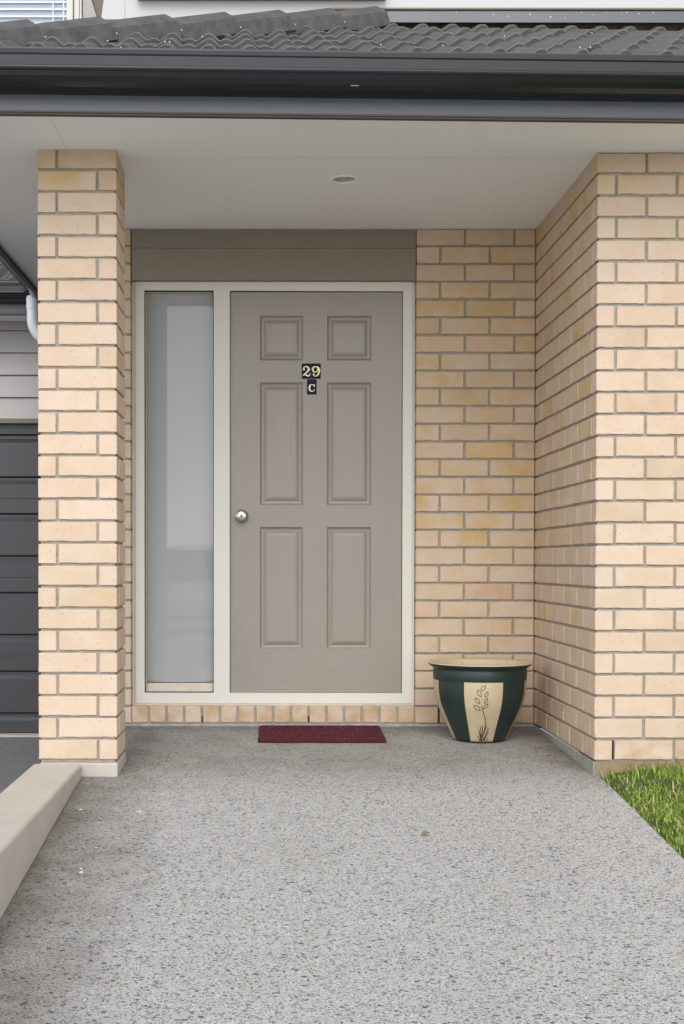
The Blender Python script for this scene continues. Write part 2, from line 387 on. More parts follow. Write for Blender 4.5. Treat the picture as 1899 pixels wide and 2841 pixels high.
def lawn_z(x, y): return floor_z(min(y, 0)) - 0.022 + 0.012 * sin(x * 9 + y * 7) * min(1, x * 6) + 0.02 * min(1, x * 2) + 0.022 * max(0, 1 + y / .35) * min(1, x * 12)
gr = MB(); rg = random.Random(3)
def blade(x, y, h, wd, lean, az, curl):
    z = lawn_z(x, y) - 0.003; b = len(gr.v)
    dx, dy = cos(az), sin(az); px, py = -dy * wd, dx * wd
    for k, (u, ww) in enumerate(((0, 0.8), (0.45, 1.0), (0.8, 0.6), (1.0, 0.0))):
        o_ = lean * u * u * h; zz = z + h * (u - curl * u * u)
        cx_, cy_ = x + dx * o_, y + dy * o_
        if ww > 0: gr.v.extend([(cx_ - px * ww, cy_ - py * ww, zz), (cx_ + px * ww, cy_ + py * ww, zz)])
        else: gr.v.append((cx_, cy_, zz))
    gr.f.extend([(b, b + 1, b + 3, b + 2), (b + 2, b + 3, b + 5, b + 4), (b + 4, b + 5, b + 6)]); gr.m.extend([0, 0, 0])
clump = [(rg.uniform(0.02, 1.2), rg.uniform(-2.0, -0.01), rg.uniform(0.4, 1.3)) for _ in range(200)]
cnt = 0
while cnt < 56000:
    if rg.random() < 0.62:
        cx_, cy_, ch = clump[rg.randrange(len(clump))]; x = rg.gauss(cx_, 0.045); y = rg.gauss(cy_, 0.05)
    else: x = rg.uniform(0.0, 1.3); y = rg.uniform(-2.1, 0); ch = 0.55
    if x < 0.006 or y > -0.006 or x > 1.7 or y < -2.7: continue
    edge = min(1, x / 0.10)
    h = rg.uniform(0.016, 0.048) * (0.55 + 0.45 * ch) * (0.55 + 0.45 * edge)
    if y > -0.14 and rg.random() < 0.25: h *= 1.9
    if rg.random() < 0.012: h *= 1.7
    if rg.random() < (0.22 if x > .05 else 0.6): blade(x, y, h * 0.5, 0.0011, rg.uniform(1.2, 3.0), rg.uniform(0, 2 * pi), 0.75)
    else: blade(x, y, h, rg.uniform(0.0013, 0.0027), rg.uniform(0.1, 1.1), rg.uniform(0, 2 * pi), rg.uniform(0.0, 0.35))
    cnt += 1
for q_ in range(1500):        # ragged fringe leaning over the slab edge
    y = rg.uniform(-2.1, -.01)
    if sin(y * 23) + sin(y * 7.3) + rg.uniform(-1, 1) < -.6: continue
    blade(rg.uniform(.004, .03), y, rg.uniform(.015, .038), rg.uniform(.001, .002), rg.uniform(.6, 1.8), pi + rg.uniform(-.9, .9), rg.uniform(.1, .7))
tag(gr.build('grass', M_grass), 'bright green unmown grass along the concrete path edge', 'grass', kind='stuff')

# ================================================================== BRICKWORK
H, C = 0.076, 0.086
_bm = {}
def brick_mesh(L, T=0.07, Hh=H, nv=6):
    v = random.randrange(nv); key = (round(L, 3), round(T, 3), round(Hh, 3), v)
    if key in _bm: return _bm[key]
    rr = random.Random(hash(key) & 0xffff)
    nl = 10 if L > 0.15 else (5 if L > 0.05 else 2)
    ring = []       # (x, z, nx, nz, edge)
    for i in range(nl): ring.append((L * i / nl, 0, 0, 1, 'b'))
    for i in range(2): ring.append((L, Hh * i / 2, -1, 0, 's'))
    for i in range(nl): ring.append((L * (1 - i / nl), Hh, 0, -1, 't'))
    for i in range(2): ring.append((0, Hh * (1 - i / 2), 1, 0, 's'))
    n = len(ring)
    def lay(y, inset, jit):
        out = []
        for k, (x, z, ax, az, e) in enumerate(ring):
            j = rr.uniform(-jit, jit) * (1.7 if e == 'b' else 0.8)
            cx_ = (1 if x < 1e-6 else (-1 if x > L - 1e-6 else 0)); cz_ = (1 if z < 1e-6 else (-1 if z > Hh - 1e-6 else 0))
            ix = cx_ * inset; iz = cz_ * inset
            jx = j if cx_ else 0; jz = j if cz_ else 0
            out.append((x + ix + jx * 0.7, y, z + iz + jz * (1.0 if cz_ > 0 else 0.7)))
        return out
    A = lay(0.0, 0.0030, 0.0009)
    Bm = lay(0.0028, 0.0004, 0.0010)
    Cc = [(a[0], T - 0.0028, a[2]) for a in Bm]
    Dd = lay(T, 0.0030, 0.0009)
    mb = MB(); mb.v = A + Bm + Cc + Dd
    mb.f = [tuple(range(n))]
    for l in range(3):
        for k in range(n):
            k2 = (k + 1) % n; mb.f.append((l * n + k, l * n + k2, (l + 1) * n + k2, (l + 1) * n + k))
    mb.f.append(tuple(range(3 * n, 4 * n))); mb.m = [0] * len(mb.f)
    me = mb.mesh('brick', M_brick); _bm[key] = me; return me

def put_brick(parent, me, x, y, z, rz=0.0, stain_bounce=0.0, soil=0.0):
    o = link('brick', me, parent, (x + random.uniform(-.0006, .0006), y + random.uniform(-.0006, .0006), z + random.uniform(-.0005, .0005)),
             (random.uniform(-.002, .002), random.uniform(-.003, .003), rz + random.uniform(-.002, .002)))
    o.color = (1, stain_bounce, soil, 1); return o
FRONT, RIGHTF, LEFTF = 0.0, pi / 2, -pi / 2
def stainr(p_, lo=0.25, hi=0.9): return random.uniform(lo, hi) if random.random() < p_ else 0.0

# ---- free-standing pillar
PX0, PX1, PY, PZ = -2.2035, -1.8935, -0.0325, 0.0049
pil = empty('brick_pillar', (0, 0, 0), label='square pale brick pillar rising from a rendered block to the soffit', cat='pillar')
for k in range(28):
    z = PZ + k * C
    st = stainr(0.5, 0.4, 0.9) if k > 25 else stainr(0.06, .1, .25)
    so_ = 0.0
    def PB(x0, x1, y0, y1, face):
        if face == 'f': put_brick(pil, brick_mesh(x1 - x0), PX0 + x0, PY + y0, z, FRONT, st, so_)
        elif face == 'r': put_brick(pil, brick_mesh(y1 - y0), PX0 + x1, PY + y0, z, RIGHTF, st * .6, so_)
        elif face == 'l': put_brick(pil, brick_mesh(y1 - y0), PX0 + x0, PY + y1, z, LEFTF, st, so_)
        else: put_brick(pil, brick_mesh(x1 - x0), PX0 + x1, PY + y1, z, pi, st, so_)
    if k % 2 == 0:
        PB(0, .23, 0, .07, 'f'); PB(.24, .31, 0, .23, 'r'); PB(.08, .31, .24, .31, 'b'); PB(0, .07, .08, .31, 'l')
    else:
        PB(.08, .31, 0, .07, 'f'); PB(.24, .31, .08, .31, 'r'); PB(0, .23, .24, .31, 'b'); PB(0, .07, 0, .23, 'l')
mb = MB().box(PX0 + .0095, PX1 - .0095, PY + .0095, PY + .3005, -0.008, 2.398); mb.build('mortar', M_mortar, pil)
mb = MB().box(PX0 + .004, PX1 + .0015, PY - .0015, PY + .309, -0.30, -0.0095)
mb.build('footing', M_render, pil, bevel=0.006)

# ---- corner wall: front face to the right, return face towards the door
cw = empty('brick_wall', (0, 0, 0), label='pale brick corner wall beside the lawn, its shaded return running to the door wall', cat='wall')
XEND = 1.05
for k in range(28):
    z = k * C
    so_ = 0.75 if k == 0 else (0.12 if k == 1 else 0.0)
    top = 0.35 if k >= 26 else 0.0
    def ret_stain_bounce(): return stainr(0.40, .35, 1.0) or .30 if k > 9 else stainr(0.2, .2, .7) or .1  # random ochre stains over a base tint that paints warm bounced light
    xs_ = []
    if k % 2 == 0:
        put_brick(cw, brick_mesh(.19), 0, .19, z, LEFTF, top, so_)
        x = .08; y0 = .20
    else:
        put_brick(cw, brick_mesh(.19), 0, 0, z, FRONT, top, so_)
        x = .20; y0 = .08
    while x < XEND - .1:
        put_brick(cw, brick_mesh(.23), x, 0, z, FRONT, top if top else stainr(.04, .1, .2), so_); x += .24
    if k == 0: xe0 = x
    y = y0
    while y < D - .02:
        y1 = min(y + .23, D + .03); L = y1 - y
        put_brick(cw, brick_mesh(L), 0, y1, z, LEFTF, ret_stain_bounce(), so_ * .25); y += .24
mo = MB().box(.0095, 4.0, .0095, .30, -.008, 2.398).box(.0096, .30, .3, D + .04, -.0081, 2.3979)
mo.build('mortar', M_mortar, cw)
# brickwork beyond the frame, in one piece
far = MB(); tmp = {}
for k in range(28):
    x = (.08 if k % 2 == 0 else .20)
    while x < XEND - .1: x += .24
    while x < 4.0:
        far.box(x, x + .23, 0.0, .07, k * C, k * C + H); x += .24
o = far.build('far_brickwork', M_brick, cw); tag(o, kind='stuff'); o.color = (1, 0, 0, 1)
MB().box(0.002, 4.0, 0.004, 0.3, -.35, -.0085).build('footing', M_mud, cw, bevel=0.003)
MB().box(-0.003, 0.0015, -0.0005, D, -.10, -.0085).build('footing_edge', M_footing, cw, bevel=0.002)
MB().box(.0722, .0778, .0050, .0096, .0005, H).build('weep_hole', M_dark, cw)
# tuft of dried root caught in a joint of the return
MB().tube([(-.004, .50, .158), (-.012, .492, .166), (-.016, .50, .15), (-.013, .512, .14)], .0016, 6).build('root_stub', M_brown, cw)

# ---- wall that holds the door
ew = empty('brick_wall', (0, 0, 0), label='tan brick wall round the cream door frame, with a row of sill bricks', cat='wall')
OX0, OX1 = -1.966, -.579
for k in range(28):
    z = k * C
    x = OX1; first = True
    while x < -.012:
        L = (.11 if (k % 2 == 0 and first) else .23); L = min(L, .0 - x); first = False
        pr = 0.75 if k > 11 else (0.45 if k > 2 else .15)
        put_brick(ew, brick_mesh(L - (.004 if x + L > -.005 else 0)), x, D, z, FRONT, max(.34, stainr(pr, .3, .9)), .35 if k < 1 else 0.05); x += L + .01  # minimum ochre on every brick paints the porch's warm bounce; stains vary above it
    if k % 2: put_brick(ew, brick_mesh(.23), OX0 - .23, D, z, FRONT, stainr(.4))
    else:
        put_brick(ew, brick_mesh(.11), OX0 - .11, D, z, FRONT, stainr(.4)); put_brick(ew, brick_mesh(.11), OX0 - .23, D, z, FRONT, 0)
for i in range(16):
    x = OX0 + .005 + i * .0866
    put_brick(ew, brick_mesh(.0765, .11, .0795), x, D + random.uniform(-.001, .001), .002, FRONT, 0.0, random.uniform(.7, 1.0))
mo = MB().box(OX1 + .004, -.001, D + .0095, D + .2, -.004, 2.398).box(OX0 - .23, OX0 - .004, D + .0095, D + .2, -.004, 2.398).box(OX0 - .004, OX1 + .004, D + .007, D + .12, -.004, .080)
mo.build('mortar', M_mortar, ew)
MB().box(OX0 - .24, 0.0, D + .002, D + .25, -.3, -.0045).build('footing', M_footing, ew, bevel=0.004)
for xw in (OX0 + 4 * .0866 + .0005, OX0 + 10 * .0866 + .0005): MB().box(xw - .0028, xw + .0028, D + .005, D + .0105, .001, .034).build('weep_hole', M_dark, ew)
MB().box(OX1 + .1125, OX1 + .1178, D + .005, D + .0105, .0, H).build('weep_hole', M_dark, ew)
# lintel boards over the door frame
MB().box(OX0 + .003, OX1 - .003, D + .010, D + .09, 2.153, 2.3078).build('lintel_board', M_lintel, ew, bevel=.002)
MB().box(OX0 + .003, OX1 - .003, D + .0085, D + .09, 2.3084, 2.399).build('lintel_board', M_lintel, ew, bevel=.002)
# mortar droppings along the foot of the wall
sm = MB(); rs = random.Random(5)
for i in range(90):
    x = rs.uniform(OX0, -.02); r = rs.uniform(.003, .012); y = D - rs.uniform(0, .010); n = 7
    pts = [(x, y, floor_z(y) + .004)] + [(x + 1.6 * r * cos(2 * pi * q_ / n) * rs.uniform(.6, 1.2), y + .5 * r * sin(2 * pi * q_ / n), floor_z(y) + .0005) for q_ in range(n)]
    sm.add(pts, [(0, 1 + q_, 1 + (q_ + 1) % n) for q_ in range(n)])
tag(sm.build('mortar_droppings', M_footing, ew), kind='stuff')
# side wall hidden behind the pillar, running to the garage
MB().box(-2.19, -2.05, D + .21, 3.72, -.4, 2.398).build('side_wall', M_board, ew)

# ================================================================== FRONT DOOR UNIT
FY = D + .047                 # face of the aluminium frame
kk = (FY + 5.2811) / (D + 5.2811)
def fx(x): return -1.2968 + (x + 1.2968) * kk
def fz(z): return .7824 + (z - .7824) * kk
fd = empty('front_door', (fx(-1.27), FY, .085), label='taupe six-panel front door with narrow sidelight in a cream aluminium frame', cat='door')
fd_inv = Vector((-fx(-1.27), -FY, -.085))
def FB(name, mat, mb, parent=fd, **k):
    inv = fd_inv
    mb.v = [(a + inv.x, b_ + inv.y, c_ + inv.z) for a, b_, c_ in mb.v]
    return mb.build(name, mat, parent, **k)
xL, xR, zB, zT = fx(-1.945), fx(-.5965), fz(.0945), fz(2.1525)
sx0, sx1, sz0, sz1 = fx(-1.8997), fx(-1.5631), fz(.1474), fz(2.102)
dx0, dx1, dz0, dz1 = fx(-1.4849), fx(-.645), fz(.146), fz(2.0985)
d_ = .1
def quadprism(pts, y0, y1):
    m_ = MB(); n = len(pts)
    m_.add([(x, y0, z) for x, z in pts] + [(x, y1, z) for x, z in pts], [tuple(range(n)), tuple(range(n, 2 * n))[::-1]] + [(i, (i + 1) % n, n + (i + 1) % n, n + i) for i in range(n)])
    return m_
e_ = .0004
FB('jamb', M_frame, quadprism([(xL, zB), (sx0, sz0), (sx0, sz1), (xL, zT)], FY, FY + d_), bevel=.0012)
FB('jamb', M_frame, quadprism([(dx1, dz0), (xR, zB), (xR, zT), (dx1, dz1)], FY, FY + d_), bevel=.0012)
FB('head', M_frame, quadprism([(xL, zT), (sx0, sz1), (dx1, dz1), (xR, zT)], FY, FY + d_), bevel=.0012)
FB('sill', M_frame, quadprism([(xL, zB), (xR, zB), (dx1, dz0), (sx0, sz0)], FY, FY + d_), bevel=.0012)
FB('mullion', M_frame, MB().box(sx1, dx0, FY + .001, FY + d_, sz0 - .001, sz1 + .001), bevel=.0012)
# flange round the frame, set back
fl = MB().box(OX0 + .001, xL, FY + .006, FY + .03, zB - .011, zT).box(xR, OX1 - .001, FY + .006, FY + .03, zB - .011, zT).box(xL, xR, FY + .0061, FY + .03, zB - .011, zB)
FB('flange', M_frame, fl, bevel=.001)
# dark gasket lines
gk = MB()
for (a, b_, c_, e) in ((sx0, sx1, sz0, sz1),):
    t_ = .0032
    gk.box(a, a + t_, FY + .006, FY + .03, c_, e).box(b_ - t_, b_, FY + .006, FY + .03, c_, e).box(a + t_, b_ - t_, FY + .006, FY + .03, c_, c_ + t_).box(a + t_, b_ - t_, FY + .006, FY + .03, e - t_, e)
FB('gasket', M_gasket, gk)
FB('pane', M_glass, MB().add([(sx0 + .002, FY + .02, sz0 + .002), (sx1 - .002, FY + .02, sz0 + .002), (sx1 - .002, FY + .02, sz1 - .002), (sx0 + .002, FY + .02, sz1 - .002)], [(0, 1, 2, 3)]))
# timber reveal inside the sidelight
rv = MB().box(sx0 - .02, sx0 + .007, FY + .031, FY + .16, sz0, sz1).box(sx1 - .001, sx1 + .02, FY + .101, FY + .16, sz0, sz1).box(sx0, sx1, FY + .031, FY + .16, sz1 - .006, sz1 + .02).box(sx0 + .0071, sx1 - .0012, FY + .031, FY + .17, sz0 - .02, sz0 + .044)
FB('timber_reveal', M_timber, rv, bevel=.002)
# door leaf: flat stiles and rails with six openings, a moulded panel in each
LY = FY + .012
cxs = [dx0 + .0035, fx(-1.3387), fx(-1.1283), fx(-1.0126), fx(-.7962), dx1 - .003]
czs = [dz0 + .002, fz(.3609), fz(.956), fz(1.0622), fz(1.6592), fz(1.765), fz(1.9822), dz1 - .0035]
lf = MB()
for i in range(5):
    for j in range(7):
        if i in (1, 3) and j in (1, 3, 5): continue
        x0, x1, z0, z1 = cxs[i], cxs[i + 1], czs[j], czs[j + 1]
        mi = 1 if (i in (1, 3)) else 0
        lf.add([(x0, LY, z0), (x1, LY, z0), (x1, LY, z1), (x0, LY, z1)], [(0, 1, 2, 3)], mi)
x0, x1, z0, z1 = cxs[0], cxs[-1], czs[0], czs[-1]
lf.add([(x0, LY, z0), (x1, LY, z0), (x1, LY, z1), (x0, LY, z1), (x0, LY + .04, z0), (x1, LY + .04, z0), (x1, LY + .04, z1), (x0, LY + .04, z1)],
       [(0, 4, 5, 1), (1, 5, 6, 2), (2, 6, 7, 3), (3, 7, 4, 0), (4, 7, 6, 5)], 0)
leaf = FB('door_leaf', [M_door, M_rail], lf)
for i in (1, 3):
    for j in (1, 3, 5):
        x0, x1, z0, z1 = cxs[i], cxs[i + 1], czs[j], czs[j + 1]; mb = MB()
        prof = [(0, 0), (.003, .0035), (.009, .010), (.016, .0115), (.021, .0115), (.023, .0075), (.033, .003), (.040, .0015)]
        for (ins, dep) in prof:
            mb.v += [(x0 + ins, LY + dep, z0 + ins), (x1 - ins, LY + dep, z0 + ins), (x1 - ins, LY + dep, z1 - ins), (x0 + ins, LY + dep, z1 - ins)]
        for q_ in range(len(prof) - 1):
            for r_ in range(4): mb.f.append((q_ * 4 + r_, q_ * 4 + (r_ + 1) % 4, q_ * 4 + 4 + (r_ + 1) % 4, q_ * 4 + 4 + r_)); mb.m.append(0)
        b0 = 4 * (len(prof) - 1); mb.f.append((b0, b0 + 1, b0 + 2, b0 + 3)); mb.m.append(0)
        FB('panel', M_door, mb, leaf)
FB('door_seal', M_gasket, MB().box(dx0, dx1, LY + .006, LY + .05, dz0, dz0 + .0019).box(dx0, dx0 + .0033, LY + .006, LY + .05, dz0 + .002, dz1).box(dx1 - .0028, dx1, LY + .006, LY + .05, dz0 + .002, dz1).box(dx0 + .004, dx1 - .004, LY + .006, LY + .05, dz1 - .0033, dz1))
# knob
kx, kz = fx(-1.4272), fz(1.0069)
kn = MB().lathe([(.0335, 0), (.0335, .003), (.030, .007), (.022, .010), (.0125, .012), (.011, .026), (.016, .030), (.0235, .036), (.0265, .045), (.0250, .055), (.0185, .0615), (.0175, .0605), (.0170, .0615), (.014, .0625), (.0, .0625)], 40, (kx, LY, kz), 'y')
ko = FB('door_knob', M_chrome, kn, smooth=True)
kc = MB().lathe([(.0082, 0), (.0082, .0012), (.0, .0012)], 24, (kx, LY - .0626, kz), 'y'); kco = FB('lock_cylinder', simple('dark_brass', (.20, .17, .13), .3, .05, 10, .5, 1.0), kc, ko)
FB('keyhole', M_dark, MB().box(kx - .001, kx + .001, LY - .0645, LY - .0632, kz - .0055, kz + .003), ko)

# number plates
def ribbon(pts, wd, y, seg=10, mb=None):
    """pts: control polyline (x,z), wd: half widths; smooth Catmull-Rom ribbon facing -y"""
    mb = mb or MB(); P = [Vector((a, b_)) for a, b_ in pts]; out = []
    n = len(P)
    for i in range(n - 1):
        p0, p1, p2, p3 = P[max(i - 1, 0)], P[i], P[i + 1], P[min(i + 2, n - 1)]
        for s in range(seg):
            t = s / seg
            q_ = 0.5 * ((2 * p1) + (-p0 + p2) * t + (2 * p0 - 5 * p1 + 4 * p2 - p3) * t * t + (-p0 + 3 * p1 - 3 * p2 + p3) * t ** 3)
            out.append((q_, wd[i] * (1 - t) + wd[i + 1] * t))
    out.append((P[-1], wd[-1])); b = len(mb.v)
    for i, (q_, ww) in enumerate(out):
        d1 = out[min(i + 1, len(out) - 1)][0] - out[max(i - 1, 0)][0]
        d1 = d1.normalized() if d1.length > 0 else Vector((1, 0)); nn = Vector((-d1.y, d1.x)) * ww
        mb.v += [(q_.x + nn.x, y, q_.y + nn.y), (q_.x - nn.x, y, q_.y - nn.y)]
    for i in range(len(out) - 1):
        a = b + 2 * i; mb.f.append((a, a + 1, a + 3, a + 2)); mb.m.append(0)
    return mb
def disc(mb, x, z, r, y, n=16):
    mb.add([(x, y, z)] + [(x + r * cos(2 * pi * k / n), y, z + r * sin(2 * pi * k / n)) for k in range(n)], [(0, 1 + k, 1 + (k + 1) % n) for k in range(n)]); return mb
def plate(x0, x1, z0, z1, mat):
    r = .004; pts = []
    for (cx_, cz_, a0) in ((x1 - r, z0 + r, -90), (x1 - r, z1 - r, 0), (x0 + r, z1 - r, 90), (x0 + r, z0 + r, 180)):
        for k in range(5): a = R(a0 + k * 22.5); pts.append((cx_ + r * cos(a), cz_ + r * sin(a)))
    return FB('number_plate', mat, quadprism(pts, LY - .0025, LY - .0003))
gx, gz = fx(-1.0885), fz(1.7502)
Wp, Hp = .0468, .0745
px_a = fx(-1.1354); pa = plate(px_a, px_a + Wp - .0006, fz(1.7502) - Hp, fz(1.7502), M_plateB)
pb = plate(px_a + Wp, px_a + 2 * Wp - .0004, fz(1.7502) - Hp, fz(1.7502), M_plateB)
pc_ = plate(fx(-1.1096), fx(-1.1096) + Wp, fz(1.6741) - Hp - .0003, fz(1.6741) - .0003, M_plateN)
YD = LY - .0032
def glyph(name, strokes, discs, x0, z0, sx_, sz_, mat, parent):
    mb = MB()
    for q_, (pts, wd) in enumerate(strokes): ribbon([(x0 + a * sx_, z0 + b_ * sz_) for a, b_ in pts], [v * sx_ for v in wd], YD - q_ * .0001, 8, mb)
    for (a, b_, r) in discs: disc(mb, x0 + a * sx_, z0 + b_ * sz_, r * sx_, YD - .0003)
    FB(name, mat, mb, parent)
# glyph boxes: unit square, x to the right, z up
two = [([(.13, .70), (.16, .86), (.34, .97), (.56, .95), (.74, .82), (.76, .68), (.66, .52), (.44, .36), (.22, .20), (.08, .05)], [.03, .05, .055, .075, .11, .125, .105, .075, .06, .05]),
       ([(.10, .05), (.24, .17), (.42, .15), (.60, .06), (.78, .06), (.90, .20), (.92, .36)], [.02, .065, .085, .09, .08, .05, .025])]
nine = [([(.40, .97), (.20, .92), (.10, .72), (.18, .50), (.40, .43), (.60, .50), (.68, .70), (.60, .90), (.40, .97)], [.05, .09, .12, .09, .05, .06, .06, .06, .05]),
        ([(.50, .96), (.72, .90), (.86, .70), (.84, .42), (.70, .16), (.46, .03), (.24, .06), (.14, .20)], [.04, .09, .12, .125, .095, .055, .05, .05])]
cee = [([(.82, .74), (.70, .90), (.48, .97), (.26, .88), (.15, .66), (.13, .44), (.20, .20), (.38, .05), (.60, .04), (.80, .14), (.90, .34)], [.05, .05, .055, .10, .13, .135, .12, .085, .06, .05, .03]),
       ([(.86, .98), (.86, .62)], [.05, .05])]
glyph('digit', two, [(.19, .70, .125)], px_a + .003, fz(1.7502) - .0630, .0410, .0490, M_digw, pa)
glyph('digit', nine, [(.22, .20, .12)], px_a + Wp + .003, fz(1.7502) - .0630, .0410, .0490, M_digy, pb)
glyph('letter', cee, [], fx(-1.1096) + .0075, fz(1.6741) - .0600, .0330, .0350, M_digw, pc_)

# fabric blind hanging behind the sidelight, dim hallway behind it
bl = MB(); nz, nxx = 40, 24
for j in range(nz + 1):
    for i in range(nxx + 1):
        u = i / nxx; x = sx0 + .009 + (sx1 - sx0 - .0145) * u; z = sz0 + .056 + (sz1 - sz0 - .063) * j / nz
        bl.v.append((x, FY + .058 + .0016 * sin(u * 16 + z * .5) + .001 * sin(z * 5 + u * 3), z))
for j in range(nz):
    for i in range(nxx):
        a = j * (nxx + 1) + i; bl.f.append((a, a + 1, a + nxx + 2, a + nxx + 1)); bl.m.append(0)
bl.box(sx0 + .0095, sx1 - .006, FY + .053, FY + .063, sz0 + .0465, sz0 + .0565)
bo = bl.build('window_blind', M_blind, smooth=True); tag(bo, 'pale grey fabric blind hanging behind the narrow sidelight glass', 'blind')
hw = MB().box(-2.19, .9, FY + .16, 4.0, -.05, 2.39)
hw.build('hallway', M_room)['kind'] = 'structure'
bpy.data.objects['hallway'].data.flip_normals()

# ================================================================== PORCH ROOF
TH = math.atan(.0317); OR = Vector((-1.034, -.4753, 0))
PITCH = R(24.1); TP = tan(PITCH)
pr = empty('porch_roof', (OR.x, OR.y, 2.4), label='low porch roof of charcoal concrete tiles with dark gutter, fascia and pale soffit', cat='roof')
def PRw(name, mat, mb, **k):   # geometry in world coordinates
    mb.v = [(a - OR.x, b_ - OR.y, c_ - 2.4) for a, b_, c_ in mb.v]; return mb.build(name, mat, pr, **k)
def PRl(name, mat, mb, **k):   # geometry in eave coordinates: x along the eave, y back from the fascia face
    ct, s_ = cos(TH), sin(TH)
    mb.v = [(a * ct - b_ * s_, a * s_ + b_ * ct, c_ - 2.4) for a, b_, c_ in mb.v]; return mb.build(name, mat, pr, **k)
def eave_y(x): return OR.y + (x - OR.x) * tan(TH) + .004
EX0, EX1 = -2.69, 4.2
def poly_slab(pts, z0, z1):
    m_ = MB(); n = len(pts)
    return m_.add([(x, y, z0) for x, y in pts] + [(x, y, z1) for x, y in pts], [tuple(range(n)), tuple(range(n, 2 * n))[::-1]] + [(i, (i + 1) % n, n + (i + 1) % n, n + i) for i in range(n)])
jn = .0007
PRw('soffit_panel', M_soffit, poly_slab([(EX0, eave_y(EX0)), (-2.09 - jn, eave_y(-2.09)), (-2.09 - jn, .07 - jn), (EX0, .07 - jn)], 2.4, 2.406))
PRw('soffit_panel', M_soffit, poly_slab([(-2.09 + jn, eave_y(-2.09)), (EX1, eave_y(EX1)), (EX1, .07 - jn), (-2.09 + jn, .07 - jn)], 2.4002, 2.406))
dlx, dly, dlr = -.978, .373, .048
# panel over the door, with the hole for the downlight
sp_ = MB(); n = 40; x0, x1, y0, y1 = -2.2, EX1, .07 + jn, 1.42
rect = []
for k in range(n):
    a = 2 * pi * k / n; ca, sa = cos(a), sin(a); r = .12 / max(abs(ca), abs(sa)); rect.append((dlx + ca * r, dly + sa * r))
circ = [(dlx + dlr * cos(2 * pi * k / n), dly + dlr * sin(2 * pi * k / n)) for k in range(n)]
sp_.add([(a, b_, 2.4) for a, b_ in rect] + [(a, b_, 2.4) for a, b_ in circ], [(k, (k + 1) % n, n + (k + 1) % n, n + k) for k in range(n)])
q0 = .12
for (a0, a1, b0, b1) in ((x0, dlx - q0, y0, y1), (dlx + q0, x1, y0, y1), (dlx - q0, dlx + q0, y0, dly - q0), (dlx - q0, dlx + q0, dly + q0, y1)):
    sp_.add([(a0, b0, 2.4), (a1, b0, 2.4), (a1, b1, 2.4), (a0, b1, 2.4)], [(0, 1, 2, 3)])
PRw('soffit_panel', M_soffit, sp_)
PRw('soffit_panel', M_soffit, poly_slab([(EX0, .07 + jn), (-2.2001, .07 + jn), (-2.2001, 3.72), (EX0, 3.72)], 2.4, 2.406))
PRw('soffit_backing', M_soffit, poly_slab([(EX0, -.3), (EX1, -.3), (EX1, dly - .14), (EX0, dly - .14)], 2.4075, 2.43))
# fascia, drip edge, gutter (front, then the left-hand eave)
GUT = [(.114, 2.560), (.117, 2.567), (.123, 2.569), (.129, 2.566), (.131, 2.560), (.129, 2.546), (.1255, 2.541), (.1245, 2.508), (.129, 2.504), (.131, 2.4985), (.129, 2.493), (.122, 2.489), (.114, 2.474), (.098, 2.4585), (.075, 2.449), (.04, 2.4455), (.006, 2.445)]
inner = [(.006, 2.4475), (.04, 2.448), (.074, 2.4515), (.096, 2.461), (.112, 2.476), (.119, 2.491), (.122, 2.505), (.122, 2.542), (.118, 2.555)]
GP = [(-a, b_) for a, b_ in GUT + inner]
L0, L1 = EX0 - OR.x - .14, EX1 - OR.x
PRl('fascia', M_fascia, MB().box(L0 + .14, L1, 0, .02, 2.389, 2.57), bevel=.002)
PRl('drip_edge', M_drip, MB().box(L0 + .14, L1, -.001, .024, 2.377, 2.3885).box(L0 + .14, L1, -.006, -.0011, 2.383, 2.3885))
gut = PRl('gutter', M_gutter, MB().prism(GP, L0, L1), smooth=False)
# left eave runs back towards the garage
yl0, yl1 = eave_y(EX0) - .02, 3.26
def left_eave(mb):
    mb.v = [(EX0 + b_, a, c_) for a, b_, c_ in mb.v]; return mb
PRw('fascia', M_fascia, left_eave(MB().box(yl0 + .02, yl1, 0, .02, 2.3891, 2.57)), bevel=.002)
PRw('drip_edge', M_drip, left_eave(MB().box(yl0 + .03, yl1, -.001, .024, 2.3771, 2.3886)))
PRw('gutter', M_gutter, left_eave(MB().prism(GP, yl0 - .10, yl1)))
for q_, xx in enumerate((-2.06, -1.46, -.86, -.22, .36)):
    PRl('nail', M_dark, MB().box(xx - OR.x - .002, xx - OR.x + .002, -.0015, 0, 2.3795, 2.383))
PRl('gutter_clip', M_nail, MB().box(.022, .050, -.10, -.096, 2.4562, 2.4572))

